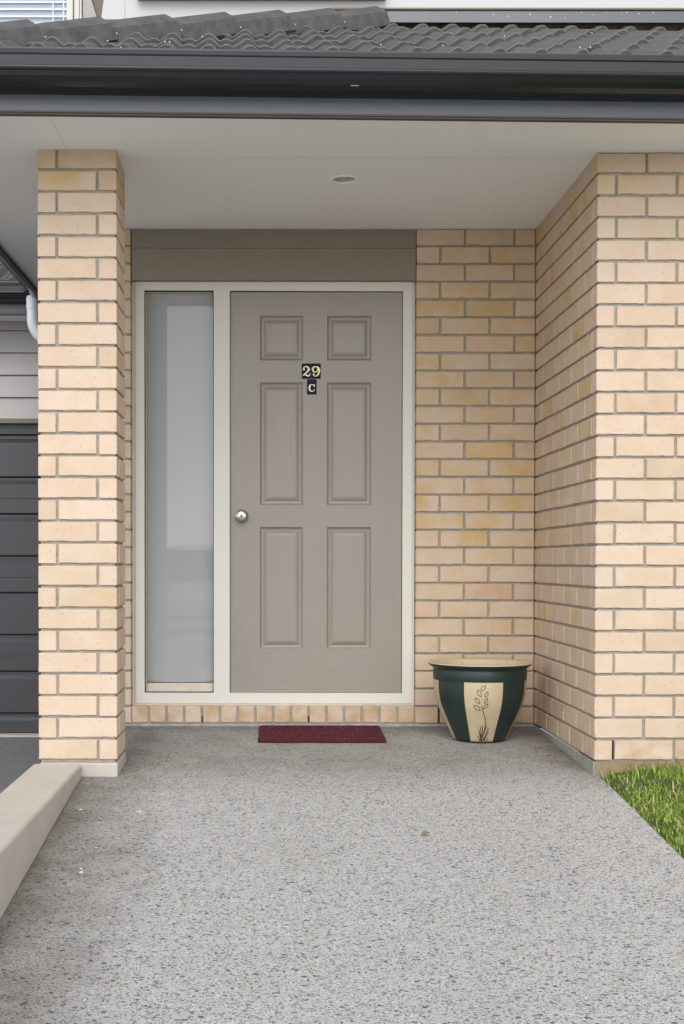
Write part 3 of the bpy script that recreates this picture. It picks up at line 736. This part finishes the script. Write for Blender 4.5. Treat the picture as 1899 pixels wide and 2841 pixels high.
# tiles
RZ0, RY0 = 2.556, -.072       # height and set-out of the lower tile nose, in eave coordinates
TW, TL, TG = .296, .48, .405
def tile_profile():
    per = TW / 2; out = []
    base = [(0, .003), (.014, .0095), (.032, .0095), (.044, .003), (.052, .003), (.092, .0285), (.102, .031), (.114, .0285), (.144, .003)]
    for q_ in range(2): out += [(q_ * per + a, b_) for a, b_ in base]
    out.append((TW, .004)); return out
TPf = tile_profile()
def tile_mesh():
    mb = MB(); n = len(TPf); bot = -.014
    for v_ in (0, .005, TL): mb.v += [(x, v_, z) for x, z in TPf]
    mb.v += [(x, 0, z - .0035) for x, z in TPf]                       # worn arris along the nose
    mb.v += [(x, .001, bot) for x, z in TPf] + [(x, TL, bot) for x, z in TPf]
    for i in range(n - 1):
        mb.f.append((i, i + 1, n + i + 1, n + i)); mb.m.append(1)
        mb.f.append((n + i, n + i + 1, 2 * n + i + 1, 2 * n + i)); mb.m.append(0)
        mb.f.append((i, 3 * n + i, 3 * n + i + 1, i + 1)); mb.m.append(1)
        mb.f.append((3 * n + i, 4 * n + i, 4 * n + i + 1, 3 * n + i + 1)); mb.m.append(0)
        mb.f.append((4 * n + i, 5 * n + i, 5 * n + i + 1, 4 * n + i + 1)); mb.m.append(0)
    mb.f += [(0, n, 2 * n, 5 * n, 4 * n, 3 * n), (n - 1, 2 * n - 1, 3 * n - 1, 6 * n - 1, 5 * n - 1, 4 * n - 1)]; mb.m += [0, 0]
    me = mb.mesh('roof_tile', [M_tile, M_worn])
    return me
T_me = tile_mesh()
RT = Matrix.Rotation(PITCH, 4, 'X')
WALLY = 1.46
hx0 = EX0 - OR.x - .055       # hip starts at the eave corner, eave coordinates
def cut_tile(me, mat_local, plane_co, plane_no):
    bm = bmesh.new(); bm.from_mesh(me); bm.transform(mat_local)
    bmesh.ops.bisect_plane(bm, geom=bm.verts[:] + bm.edges[:] + bm.faces[:], plane_co=plane_co, plane_no=plane_no, clear_outer=True)
    m2 = bpy.data.meshes.new('roof_tile'); bm.to_mesh(m2); bm.free(); m2.materials.append(M_tile); m2.materials.append(M_worn); return m2
RM = Matrix.Rotation(TH, 4, 'Z')
for r in range(6):
    v = r * TG; offx = .04 + random.uniform(-.004, .004)
    y = RY0 + v * cos(PITCH); z = RZ0 + v * sin(PITCH)
    for c_ in range(-1, 25):
        x = hx0 - .1 + c_ * TW + offx
        if x > L1 - .05: continue
        hip_x = hx0 + (y - RY0)                # hip line in plan at 45 degrees
        jit = Matrix.Translation((random.uniform(-.003, .003), random.uniform(-.006, .006), random.uniform(-.0015, .002))) @ Matrix.Rotation(random.uniform(-.006, .006), 4, 'Z')
        ml = RM @ Matrix.Translation((x, y, z - 2.4 + .016)) @ Matrix.Rotation(PITCH - R(2.6), 4, 'X') @ jit
        if x + TW < hip_x + .02: continue
        if x < hip_x + TL + .05:
            no = RM.to_3x3() @ Vector((-1, 1, 0)); co = RM @ Vector((hx0 + .03, RY0, 0))
            m2 = cut_tile(T_me, ml, co, no)
            if len(m2.vertices) < 6: continue
            link('roof_tile', m2, pr)
        else:
            o = link('roof_tile', T_me, pr); o.matrix_local = ml
# roof deck under the tiles, plain slope on the hidden left side
dk = MB(); ln = 2.6
zb = RZ0 - .012
dk.add([(hx0, RY0 + .02, zb), (L1, RY0 + .02, zb), (L1, RY0 + .02 + ln, zb + ln * TP), (hx0 + ln, RY0 + .02 + ln, zb + ln * TP)], [(0, 1, 2, 3)])
dk.add([(hx0, RY0 + .02, zb), (hx0 + ln, RY0 + .02 + ln, zb + ln * TP), (hx0 + ln, 3.8, zb + ln * TP), (hx0, 3.8, zb)], [(0, 1, 2, 3)])
PRl('roof_deck', M_tile, dk)
# hip caps
CL = .43
def cap_mesh():
    mb = MB(); pro = [(-.135, -.055), (-.125, -.052), (-.118, .012), (-.062, .052), (-.020, .057), (.020, .057), (.062, .052), (.118, .012), (.125, -.052), (.135, -.055)]
    inn = [(a * .87, b_ - .014) for a, b_ in pro[::-1]]
    full = pro + inn; n = len(full)
    for x in (0, .02, CL): mb.v += [(x, a, b_) for a, b_ in full]
    for l in range(2):
        for i in range(n): mb.f.append((l * n + i, l * n + (i + 1) % n, (l + 1) * n + (i + 1) % n, (l + 1) * n + i))
    for e0 in (0, 2 * n):
        for i in range(len(pro) - 1): mb.f.append((e0 + i, e0 + i + 1, e0 + n - 2 - i, e0 + n - 1 - i))
    mb.m = [0] * len(mb.f); me = mb.mesh('hip_cap', M_tile); return me
CAP = cap_mesh()
hipdir = Vector((1, 1, TP)).normalized(); side = Vector((-1, 1, 0)).normalized(); up = hipdir.cross(side)
basis = Matrix((hipdir, side, up)).transposed()
for q_ in range(7):
    s = -.02 + .2515 * q_ + .24
    co = Vector((hx0 + s, RY0 + s, RZ0 + s * TP + .004 + .014 * s - 2.4))
    ml = RM @ Matrix.Translation(co) @ basis.to_4x4() @ Matrix.Rotation(R(-3.4), 4, 'Y')
    o = link('hip_cap', CAP, pr); o.matrix_local = ml
    for (a, b_) in ((.035, .0),):
        nl_ = link('nail', MB().lathe([(.0042, 0), (.0038, .0015), (0, .002)], 10, (0, 0, 0), 'y').mesh('nail', M_nail), o, (a + .03, -.1235, -.012))
        nl_.rotation_euler = (0, 0, 0)
# white nail heads on the tiles
nh = MB().lathe([(.0034, 0), (.003, .0015), (0, .002)], 8, (0, 0, 0), 'y').mesh('nail', M_nail)
for q_ in range(15):
    r = random.randrange(0, 5); v = r * TG; y = RY0 + v * cos(PITCH); z = RZ0 + v * sin(PITCH)
    x = random.uniform(hx0 + (y - RY0) + .35, L1 - 3.0)
    ml = RM @ Matrix.Translation((x, y - .014, z + .027 - 2.4)); o = link('nail', nh, pr); o.matrix_local = ml

# ================================================================== DOWNLIGHT
dlt = empty('downlight', (dlx, dly, 2.4), label='small recessed round downlight in the porch soffit', cat='light')
MB().lathe([(.046, .03), (.046, -.001), (.053, -.0045), (.061, -.0045), (.0635, -.002), (.0635, -.0003)], 48).build('trim_ring', M_soffit, dlt, smooth=True)
MB().lathe([(.0459, .030), (.043, .014), (.0425, .000)], 48).build('reflector', simple('brushed_reflector', (.70, .68, .64), .45, .05, 40), dlt, smooth=True)
MB().lathe([(.0, .036), (.030, .034), (.034, .040), (.0458, .040)], 40).build('lamp_face', simple('lamp_glass', (.62, .60, .56), .25, .1, 60), dlt, smooth=True)
MB().lathe([(.028, .022), (.031, .012), (.026, .012), (.024, .022)], 40).build('lamp_ring', M_chrome, dlt, smooth=True)
MB().lathe([(.0465, -.0002), (.0475, .06), (0, .061)], 40).build('housing', M_dark, dlt, smooth=True)

# ================================================================== UPPER STOREY
us = empty('upper_storey', (-1, WALLY, 3.4), label='pale clad upper storey wall rising directly behind the tiled porch roof', cat='building')
def US(name, mat, mb, parent=None, **k):
    mb.v = [(a + 1, b_ - WALLY, c_ - 3.4) for a, b_, c_ in mb.v]; return mb.build(name, mat, parent or us, **k)
US('wall_body', M_brown, MB().box(-2.132, 5, WALLY + .03, 7.5, 2.46, 6.2))
US('cladding_panel', M_upper, quadprism([(-2.1393, 3.5086), (-2.02, 3.5086), (-2.02, 5.6), (-2.085, 5.6), (-2.085, 3.9)], WALLY, WALLY + .029))
US('cladding_panel', M_upper, MB().box(-2.0185, 1.2, WALLY, WALLY + .029, 3.5086, 5.6))
US('cladding_panel', M_upper, MB().box(1.2015, 5, WALLY, WALLY + .029, 3.5086, 5.6))
US('bottom_trim', M_brown, MB().box(-2.145, 5, WALLY - .006, WALLY + .029, 3.496, 3.5075))
US('bottom_board', M_upper, MB().box(-2.14, -.9, WALLY + .006, WALLY + .029, 3.20, 3.4955))
# window over the porch: only the dark underside of its sill shows
US('window_sill', M_brown, MB().box(-1.955, -.71, WALLY - .06, WALLY - .0005, 3.602, 3.64), bevel=.004)
wf = US('window', M_frame, MB().box(-1.93, -1.88, WALLY - .03, WALLY - .0004, 3.6405, 4.7).box(-.78, -.73, WALLY - .03, WALLY - .0004, 3.6405, 4.7).box(-1.88, -.78, WALLY - .03, WALLY - .0004, 4.65, 4.7).box(-1.88, -.78, WALLY - .03, WALLY - .0004, 3.6405, 3.69))
US('pane', M_gasket, MB().box(-1.88, -.78, WALLY - .012, WALLY - .0006, 3.69, 4.65), wf)
# rear wing beside it, above the garage roof: window with a venetian blind, boards, brown corner
RWY = 5.2; rk = (RWY + 5.2811) / (WALLY + 5.2811)
def rx(x): return -1.2968 + (x + 1.2968) * rk
def rz(z): return .7824 + (z - .7824) * rk
rw = empty('upper_storey', (-4.5, RWY, 3.4), label='rear upper wing with a white venetian blind in its window, above the garage roof', cat='building')
def RW(name, mat, mb, parent=None, **k):
    mb.v = [(a + 4.5, b_ - RWY, c_ - 3.4) for a, b_, c_ in mb.v]; return mb.build(name, mat, parent or rw, **k)
RW('wall_body', M_brown, MB().box(-8.0, -2.1, RWY + .03, 7.4, 2.6, 7.2))
RW('cladding_panel', M_board, quadprism([(rx(-2.232), rz(3.508)), (rx(-2.1574), rz(3.5084)), (rx(-2.262), rz(3.85)), (rx(-2.262), rz(4.4)), (rx(-2.232), rz(4.4))][:3] + [(rx(-2.232), rz(3.78))], RWY + .005, RWY + .029))
RW('cladding_panel', M_board, MB().box(-8.0, -2.3, RWY + .004, RWY + .029, 2.7, rz(3.36)))
RW('weatherboard', M_board, MB().box(rx(-2.232), -2.3, RWY + .004, RWY + .029, rz(3.37), rz(3.498)))
RW('cladding_panel', M_board, MB().box(-8.0, rx(-4.1), RWY + .004, RWY + .029, rz(3.361), 7.0))
w2 = RW('window', M_frame, MB().box(rx(-2.3085), rx(-2.277), RWY - .04, RWY + .004, rz(3.36), 6.6).box(rx(-4.1), rx(-4.06), RWY - .04, RWY + .004, rz(3.36), 6.6).box(rx(-4.06), rx(-2.3086), RWY - .04, RWY + .004, rz(3.36), rz(3.405)).box(rx(-4.06), rx(-2.3086), RWY - .04, RWY + .004, 6.5, 6.6), bevel=.003)
RW('window_flange', M_frame, MB().box(rx(-2.274), rx(-2.2475), RWY - .02, RWY + .012, rz(3.36), 6.6).box(rx(-2.2465), rx(-2.236), RWY - .01, RWY + .012, rz(3.36), 6.6), w2, bevel=.002)
RW('window_gap', M_gasket, MB().box(rx(-2.277), rx(-2.274), RWY - .004, RWY + .01, rz(3.36), 6.6), w2)
for q_ in range(30):
    z = rz(3.415) + q_ * .0552
    RW('slat', M_slat, quadprism([(rx(-4.05), z), (rx(-2.312), z), (rx(-2.312), z + .012), (rx(-4.05), z + .012)], RWY + .004, RWY + .014), w2)
RW('blind_backing', simple('blue_grey_shade', (.40, .44, .52), .8), MB().box(rx(-4.06), rx(-2.309), RWY + .02, RWY + .028, rz(3.4), 6.5), w2)
for xx in (-2.38, -2.3275): RW('blind_cord', M_slat, MB().box(rx(xx) - .004, rx(xx) + .004, RWY + .0005, RWY + .003, rz(3.405), 6.5), w2)
RW('pane', M_glass, MB().add([(rx(-4.06), RWY - .01, rz(3.405)), (rx(-2.3086), RWY - .01, rz(3.405)), (rx(-2.3086), RWY - .01, 6.5), (rx(-4.06), RWY - .01, 6.5)], [(0, 1, 2, 3)]), w2)
# apron flashing along the top of the tiles
fh = MB().prism([(WALLY - .002, 3.548), (WALLY - .010, 3.548), (WALLY - .020, 3.489), (WALLY - .05, 3.477), (WALLY - .052, 3.474), (WALLY - .016, 3.486)], -.92, 5)
US('apron_flashing', M_fascia, fh)
US('flashing_cap', M_brown, MB().box(-.98, 5, WALLY - .018, WALLY - .001, 3.5525, 3.5625), bevel=.002)
US('flashing_cap_end', M_brown, quadprism([(-1.05, 3.535), (-1.02, 3.533), (-.98, 3.5525), (-.98, 3.5625)], WALLY - .018, WALLY - .001))
for q_ in range(16):
    x = random.uniform(-.4, .9); z = random.uniform(3.525, 3.543) if random.random() < .8 else random.uniform(3.495, 3.52); s = random.uniform(.0008, .0020); yv = WALLY - .0102 - (3.548 - z) / .059 * .010
    US('lime_splash', M_white, MB().box(x - s, x + s, yv - .0012, yv, z - s * 1.4, z + s * 1.4))

# ================================================================== GARAGE
ga = empty('garage', (-4.5, 3.7, -.385), label='garage with grey weatherboards above a dark ribbed sectional door', cat='garage')
GYW = 3.7
def GA(name, mat, mb, parent=None, **k):
    mb.v = [(a + 4.5, b_ - GYW, c_ + .385) for a, b_, c_ in mb.v]; return mb.build(name, mat, parent or ga, **k)
GX0, GX1 = -7.6, -2.2
zz = [1.745, 1.890, 2.0397, 2.189, 2.338, 2.42]
for i in range(5):
    GA('weatherboard', M_board, MB().prism([(GYW - .022, zz[i] + .001), (GYW - .004, zz[i + 1] - .002), (GYW + .01, zz[i + 1] - .002), (GYW + .01, zz[i] + .001)], GX0, GX1), bevel=.002)
GA('wall_core', M_brown, MB().box(GX0, GX1, GYW + .011, GYW + .14, 1.75, 2.42).box(GX0, -6.2, GYW - .01, GYW + .14, -.39, 1.74).box(-2.35, GX1, GYW - .01, GYW + .14, -.39, 1.744))
GA('door_head', M_brown, MB().box(GX0, GX1, GYW - .024, GYW + .12, 1.717, 1.744))
gd = GA('garage_door', M_garage, MB().box(-6.25, -2.3, GYW + .06, GYW + .10, -.38, 1.72))
def ribs(z_top):
    # one section, about 0.53 m: wide board, step, two narrow boards
    return [(z_top, .0), (z_top - .022, .022), (z_top - .030, .022)]
z = 1.6221
secs = []
for q_ in range(4):
    zt = 1.6221 - q_ * .5335
    secs.append(zt)
parts_ = []
for zt in [2.1556] + secs:
    parts_ += [(zt - .030, zt - .256), (zt - .312, zt - .407), (zt - .412, zt - .5045)]
for (za, zb_) in parts_:
    za = min(za, 1.716); zb_ = max(zb_, -.372)
    if za - zb_ < .02: continue
    ch = .016
    pf = [(GYW + .059, zb_ - .012), (GYW + .040, zb_), (GYW + .040, za), (GYW + .0595, za + .026)]
    GA('door_board', M_garage, MB().prism([(y_, min(z_, 1.7169)) for y_, z_ in pf] + [(GYW + .0598, min(za + .026, 1.7169))], -6.2, -2.3), gd)
GA('floor_lip', M_render, MB().box(-6.3, -2.2, GYW - .06, GYW + .3, -.392, -.378))
# garage eave
GE = 3.36
GA('soffit', M_soffit, MB().box(GX0, EX0 - .0, GE, GYW + .02, 2.4005, 2.406))
GA('fascia', M_fascia, MB().box(GX0, EX0 - .12, GE - .02, GE, 2.389, 2.57))
GA('drip_edge', M_drip, MB().box(GX0, EX0 - .12, GE - .024, GE + .001, 2.377, 2.3885))
gm = MB().prism([(GE - .02 - a, b_) for a, b_ in GUT + inner], GX0, EX0 - .02); GA('gutter', M_gutter, gm)
for r in range(6):
    v = r * TG
    for c_ in range(9):
        x = -4.5 + c_ * TW + (TW / 2) * (r % 2)
        if x > EX0 - .2 - .0: continue
        o = link('roof_tile', T_me, ga)
        o.matrix_local = Matrix.Translation((x + 4.5, GE - .09 + v * cos(PITCH) - GYW, 2.585 + v * sin(PITCH) + .385)) @ Matrix.Rotation(PITCH - R(2.6), 4, 'X')
GA('roof_deck', M_tile, MB().add([(GX0, GE - .06, 2.57), (EX0 + .6, GE - .06, 2.57), (EX0 + .6, GE + 3, 2.57 + 3.06 * TP), (GX0, GE + 3, 2.57 + 3.06 * TP)], [(0, 1, 2, 3)]))

# ================================================================== DOWNPIPE
dp = empty('downpipe', (-2.79, 3.2, 2.3), label='white plastic downpipe elbow under the gutter behind the pillar', cat='pipe')
pts = [(0, 0, .17), (0, 0, .06), (0, 0, .02)]
for k in range(1, 9):
    a = R(10 * k); pts.append((.13 * (1 - cos(a)), .02 * k / 8, .02 - .13 * sin(a)))
pts += [(.42, .10, -.20), (.56, .13, -.25)]
MB().tube(pts, .040, 20).build('pipe', M_pvc, dp, smooth=True)
MB().tube([(0, 0, .16), (0, 0, .085)], .0435, 20).build('collar', M_pvc, dp, smooth=False)
MB().tube([(.54, .127, -.24), (.56, .13, -.27), (.56, .13, -2.6)], .040, 16).build('lower_pipe', M_pvc, dp, smooth=True)

# ================================================================== KERB WALL
kb = MB(); KX0, KX1 = -2.225, -2.033
for i, y in enumerate((-.036, -1.0, -2.5, -6.5)):
    pass
kb.box(KX0, KX1, -6.6, -.036, -.85, -.0115)
ko_ = kb.build('kerb_wall', M_render, bevel=.012, seg=3); tag(ko_, 'low cream rendered kerb wall between the path and the driveway', 'kerb wall')

# ================================================================== DOORMAT
me_ = MB(); rm = random.Random(9); ptsm = []
mx0, mx1, my0, my1 = -1.344, -.762, .724, 1.150
def edge(a, b_, n):
    for k in range(n):
        t = k / n; ptsm.append((a[0] + (b_[0] - a[0]) * t + rm.uniform(-.0015, .0015), a[1] + (b_[1] - a[1]) * t + rm.uniform(-.0015, .0015)))
edge((mx0, my0), (mx1, my0), 24); edge((mx1, my0), (mx1 + .002, my1), 14); edge((mx1 + .002, my1), (mx0 + .006, my1), 24); edge((mx0 + .006, my1), (mx0, my0), 14)
n = len(ptsm)
me_.add([(x, y, floor_z(y) + .001) for x, y in ptsm] + [(x, y, floor_z(y) + .013) for x, y in ptsm], [tuple(range(n))[::-1], tuple(range(n, 2 * n))] + [(i, (i + 1) % n, n + (i + 1) % n, n + i) for i in range(n)])
dm = me_.build('doormat', M_mat, bevel=.002); tag(dm, 'maroon rectangular doormat on the concrete below the door sill', 'doormat')
bs = MB(); rb = random.Random(21)
for q_ in range(9000):
    x = rb.uniform(mx0 + .002, mx1 - .001); y = rb.uniform(my0 + .001, my1 - .001); z = floor_z(y) + .0125; a = rb.uniform(0, 2 * pi); h = rb.uniform(.002, .0055); lx, ly_ = rb.gauss(0, .0018), rb.gauss(0, .0018)
    wx, wy = .0011 * cos(a), .0011 * sin(a)
    bs.add([(x - wx, y - wy, z), (x + wx, y + wy, z), (x + lx, y + ly_, z + h)], [(0, 1, 2)])
for q_ in range(900):      # frayed edge
    t = rb.random() * 4; e = int(t); t -= e
    if e in (0, 2): x, y, nx_, ny_ = mx0 + (mx1 - mx0) * t, (my0, my1)[e // 2], 0, (-1, 1)[e // 2]
    else: x, y, nx_, ny_ = (mx1, mx0 + .003)[e // 2], my0 + (my1 - my0) * t, (1, -1)[e // 2], 0
    z = floor_z(y) + rb.uniform(.002, .012); l = rb.uniform(.002, .006)
    bs.add([(x - ny_ * .001, y - nx_ * .001, z), (x + ny_ * .001, y + nx_ * .001, z), (x + nx_ * l + rb.gauss(0, .002) * abs(ny_), y + ny_ * l + rb.gauss(0, .002) * abs(nx_), z + rb.uniform(-.002, .003))], [(0, 1, 2)])
def bristle_material():
    m, t, b = new_mat('coir_bristle'); ge = N(t, 'ShaderNodeNewGeometry')
    c = ramp(t, ge.outputs['Random Per Island'], [(0.0, (0.05, 0.008, 0.012)), (0.5, (0.11, 0.02, 0.03)), (0.9, (0.19, 0.045, 0.055)), (1.0, (0.42, 0.22, 0.2))])
    t.links.new(c, b.inputs['Base Color']); b.inputs['Roughness'].default_value = 0.9; return m
tag(bs.build('pile', bristle_material(), dm), kind='stuff')

# ================================================================== PLANT POT
PCX, PCY = -.325, .832; PB_ = floor_z(.832) + .0035
pt = empty('plant_pot', (PCX, PCY, PB_), label='empty dark green and cream striped ceramic plant pot in the brick corner', cat='pot')
k_ = .1225 / 317
def hh(yc): return (1185 - yc) * .352 / 950
prof_body = [(300, 1190), (312, 1180), (325, 1150), (370, 1050), (415, 950), (460, 850), (500, 760), (525, 680), (540, 600), (546, 520), (547, 440)]
pb_ = [(r * k_, max(0, hh(y))) for r, y in prof_body]
SEG = 180; OFF = -4 - 90       # cream stripe faces the path
def stripe(i, k):
    a = (360 * (k + .5) / SEG - OFF + 24.5) % 90
    return 1 if a < 49 else 0
body = MB().lathe([(.0, 0)] + pb_, SEG, matf=stripe).build('body', [M_pgreen, M_pcream], pt, smooth=True)
band = [(547.5, 441), (552, 430), (553, 330), (548, 312), (549, 300)]
MB().lathe([(r * k_, hh(y)) for r, y in band] + [(575 * k_, hh(285)), (605 * k_, hh(258)), (612 * k_, hh(243))], SEG).build('neck_band', M_pgreen, pt, smooth=True)
MB().lathe([(612 * k_, hh(243)), (613 * k_, hh(236)), (603 * k_, hh(230)), (560 * k_, hh(236)), (535 * k_, hh(250)), (525 * k_, hh(300)), (525 * k_, hh(600)), (430 * k_, hh(900)), (300 * k_, hh(1150)), (0, hh(1155))], 96).build('rim', M_pcream, pt, smooth=True)
def pr_at(h):
    for (r0, h0), (r1, h1) in zip(pb_[:-1], pb_[1:]):
        if h0 <= h <= h1: return r0 + (r1 - r0) * (h - h0) / max(1e-6, h1 - h0)
    return pb_[-1][0]
def on_pot(a_deg, h, off=.0007):
    r = pr_at(h) + off; a = R(a_deg - 90); return (r * cos(a), r * sin(a), h)
def pot_line(pts, wd, mb):
    """pts (crop x, crop y) in the photo-like panel drawing, wrapped onto the pot"""
    W = []
    n = len(pts)
    for i in range(n - 1):
        for s in range(4):
            t = s / 4; W.append((pts[i][0] * (1 - t) + pts[i + 1][0] * t, pts[i][1] * (1 - t) + pts[i + 1][1] * t))
    W.append(pts[-1]); out = []
    for (x, y) in W:
        h = hh(y - 14); rc = pr_at(h) / k_; a = math.degrees(math.asin(max(-.95, min(.95, (x - 787) / rc)))); out.append(Vector(on_pot(a, h)))
    b = len(mb.v)
    for i, p_ in enumerate(out):
        t_ = (out[min(i + 1, len(out) - 1)] - out[max(i - 1, 0)]); nr = Vector((p_.x, p_.y, 0)).normalized(); s_ = t_.cross(nr).normalized() * wd
        mb.v += [tuple(p_ + s_), tuple(p_ - s_)]
    for i in range(len(out) - 1): a_ = b + 2 * i; mb.f.append((a_, a_ + 1, a_ + 3, a_ + 2)); mb.m.append(0)
il = MB()
pot_line([(730, 735), (742, 790), (770, 860), (788, 930), (790, 990), (778, 1080), (762, 1190)], .0016, il)
def leafl(x0, y0, x1, y1, bulge):
    dx, dy = x1 - x0, y1 - y0; L = sqrt(dx * dx + dy * dy); nx_, ny_ = -dy / L, dx / L
    for sg in (1, -1):
        pot_line([(x0, y0), (x0 + dx * .25 + sg * nx_ * bulge * .8, y0 + dy * .25 + sg * ny_ * bulge * .8), (x0 + dx * .55 + sg * nx_ * bulge, y0 + dy * .55 + sg * ny_ * bulge), (x1 - dx * .06, y1 - dy * .06)], .0014, il)
for a in ((718, 555, 770, 482, 20), (680, 540, 722, 632, 20), (765, 630, 798, 556, 16), (652, 640, 712, 712, 20), (760, 705, 797, 634, 16), (645, 732, 722, 800, 24), (750, 775, 808, 705, 16)): leafl(*a)
for (xa, ya, xb, yb) in ((712, 1118, 742, 1195), (720, 1040, 752, 1190), (732, 1000, 758, 1150), (756, 985, 765, 1130), (800, 985, 772, 1120), (828, 1015, 780, 1170), (832, 1060, 785, 1185), (832, 1150, 800, 1198), (742, 1090, 760, 1195), (808, 1080, 778, 1190)):
    pot_line([(xa, ya), ((xa + xb) / 2 + 2, (ya + yb) / 2), (xb, yb)], .0017, il)
il.build('incised_plant', M_incise, pt)
el = MB()
for q_ in range(8):
    a = -4 + 90 * (q_ // 2) + (24.5 if q_ % 2 else -24.5); b = len(el.v); hs_ = [.004, .05, .09, .13, .165, .20, .235, .262, .278]
    for h in hs_: el.v += [on_pot(a - .35, h, .0006), on_pot(a + .35, h, .0006)]
    for i in range(len(hs_) - 1): el.f.append((b + 2 * i, b + 2 * i + 1, b + 2 * i + 3, b + 2 * i + 2)); el.m.append(0)
el.build('stripe_outline', M_incise, pt)

# ================================================================== SMALL THINGS ON THE PATH
lf_ = MB(); ly = -.854
pts = []
for i in range(9):
    t = i / 8; wv = .011 * sin(pi * min(1, t * 1.02)) + .0004
    for s in (-1, 0, 1): pts.append((-.018 + .036 * t, s * wv, .004 + (.008 if s else .001) * sin(pi * t) + .004 * t))
lf_.v = pts
for i in range(8):
    for s in range(2): a = i * 3 + s; lf_.f.append((a, a + 1, a + 4, a + 3)); lf_.m.append(0)
lo = lf_.build('dry_leaf', simple('dead_leaf', (.20, .15, .06), .8, .4, 90), None, (-.772, ly, floor_z(ly) + .001), (math.atan(S2), 0, .5))
so2 = lo.modifiers.new('thick', 'SOLIDIFY'); so2.thickness = .001
tag(lo, 'small curled dry leaf lying on the concrete path', 'leaf')

# ================================================================== CAR PARKED BEHIND THE VIEWER (seen in the sidelight glass)
M_carw = simple('white_car_paint', (0.74, 0.74, 0.73), 0.25, 0.02, 2, 0.5)
M_cargl = simple('dark_car_glass', (0.02, 0.022, 0.024), 0.08, 0.05)
M_tyre = simple('tyre_rubber', (0.02, 0.02, 0.02), 0.8, 0.1)
M_lens = simple('lamp_lens', (0.62, 0.62, 0.60), 0.12, 0.1, 20)
car = empty('parked_car', (-2.45, -12.6, -.72), label='white estate car parked facing the house, seen faintly in the sidelight glass', cat='car')
# stations from the nose backwards: distance, sill, belt, top, half width, half width at the top
ST = [(0.0, .42, .62, .72, .74, .70), (.06, .34, .70, .86, .82, .76), (.20, .30, .82, .98, .87, .78), (.55, .29, .92, 1.05, .895, .80), (1.02, .29, 1.00, 1.12, .905, .80),
      (1.30, .29, 1.02, 1.40, .905, .72), (1.62, .29, 1.03, 1.70, .905, .665), (2.0, .29, 1.04, 1.79, .905, .66), (2.8, .29, 1.05, 1.81, .905, .66), (3.7, .29, 1.06, 1.78, .90, .655), (4.05, .32, 1.05, 1.70, .89, .65), (4.30, .36, 1.0, 1.20, .86, .74), (4.38, .42, .80, 1.0, .80, .72)]
cb = MB(); n = 12
for (d, zs, zb_, zt, hw, ht) in ST:
    half = [(hw * .93, zs), (hw, zs + .14), (hw, zb_), (hw * .25 + ht * .75 if zt - zb_ > .3 else ht * 1.04, zb_ + (zt - zb_) * .78), (ht * .88, zt - .012), (ht * .45, zt)]
    cb.v += [(x, -d, z) for x, z in half] + [(-x, -d, z) for x, z in half[::-1]]
for i in range(len(ST) - 1):
    for k in range(n): cb.f.append((i * n + k, i * n + (k + 1) % n, (i + 1) * n + (k + 1) % n, (i + 1) * n + k)); cb.m.append(0)
cb.f += [tuple(range(n)), tuple(range((len(ST) - 1) * n, len(ST) * n))]; cb.m += [0, 0]
cbo = cb.build('body', M_carw, car, smooth=False); sb = cbo.modifiers.new('soft', 'SUBSURF'); sb.levels = 1; sb.render_levels = 2
MB().add([(-.66, -1.07, 1.165), (.66, -1.07, 1.165), (.57, -1.56, 1.665), (-.57, -1.56, 1.665)], [(0, 1, 2, 3)]).build('windscreen', M_cargl, car, (0, .055, .045))
for sg in (-1, 1):
    for (d0, d1) in ((1.45, 2.35), (2.45, 3.30), (3.40, 3.95)):
        MB().add([(sg * .925, -d0, 1.10), (sg * .925, -d1, 1.10), (sg * .775, -d1 + .02, 1.60), (sg * .775, -d0 - (.28 if d0 < 2 else .02), 1.60)], [(0, 1, 2, 3)]).build('side_window', M_cargl, car)
    MB().box(sg * .70 - .13, sg * .70 + .13, -.14, -.02, .70, .82).build('headlight', M_lens, car, bevel=.03)
    MB().box(sg * 1.0 - .09, sg * 1.0 + .09, -1.42, -1.30, 1.10, 1.22).build('wing_mirror', M_carw, car, bevel=.03)
    for d in (.82, 3.45):
        wh = MB(); wm = []
        for (r, h) in ((.0, .11), (.20, .11), (.21, .10), (.30, .10), (.325, .07), (.325, -.07), (.30, -.10), (0, -.10)):
            for k in range(28): a = 2 * pi * k / 28; wh.v.append((h, r * cos(a), r * sin(a)))
        for i in range(7):
            for k in range(28): wh.f.append((i * 28 + k, i * 28 + (k + 1) % 28, (i + 1) * 28 + (k + 1) % 28, (i + 1) * 28 + k)); wh.m.append(1 if i == 0 else 0)
        wh.build('wheel', [M_tyre, M_chrome], car, (sg * .83, -d, .327), (0, 0, 0 if sg > 0 else pi), smooth=True)
MB().box(-.40, .40, -.03, .012, .60, .70).build('grille', M_tyre, car, bevel=.01)
MB().box(-.80, .80, -.10, .03, .36, .54).build('bumper', M_carw, car, bevel=.05)
MB().box(-.45, .45, -.03, .036, .40, .47).build('air_intake', M_tyre, car, bevel=.01)
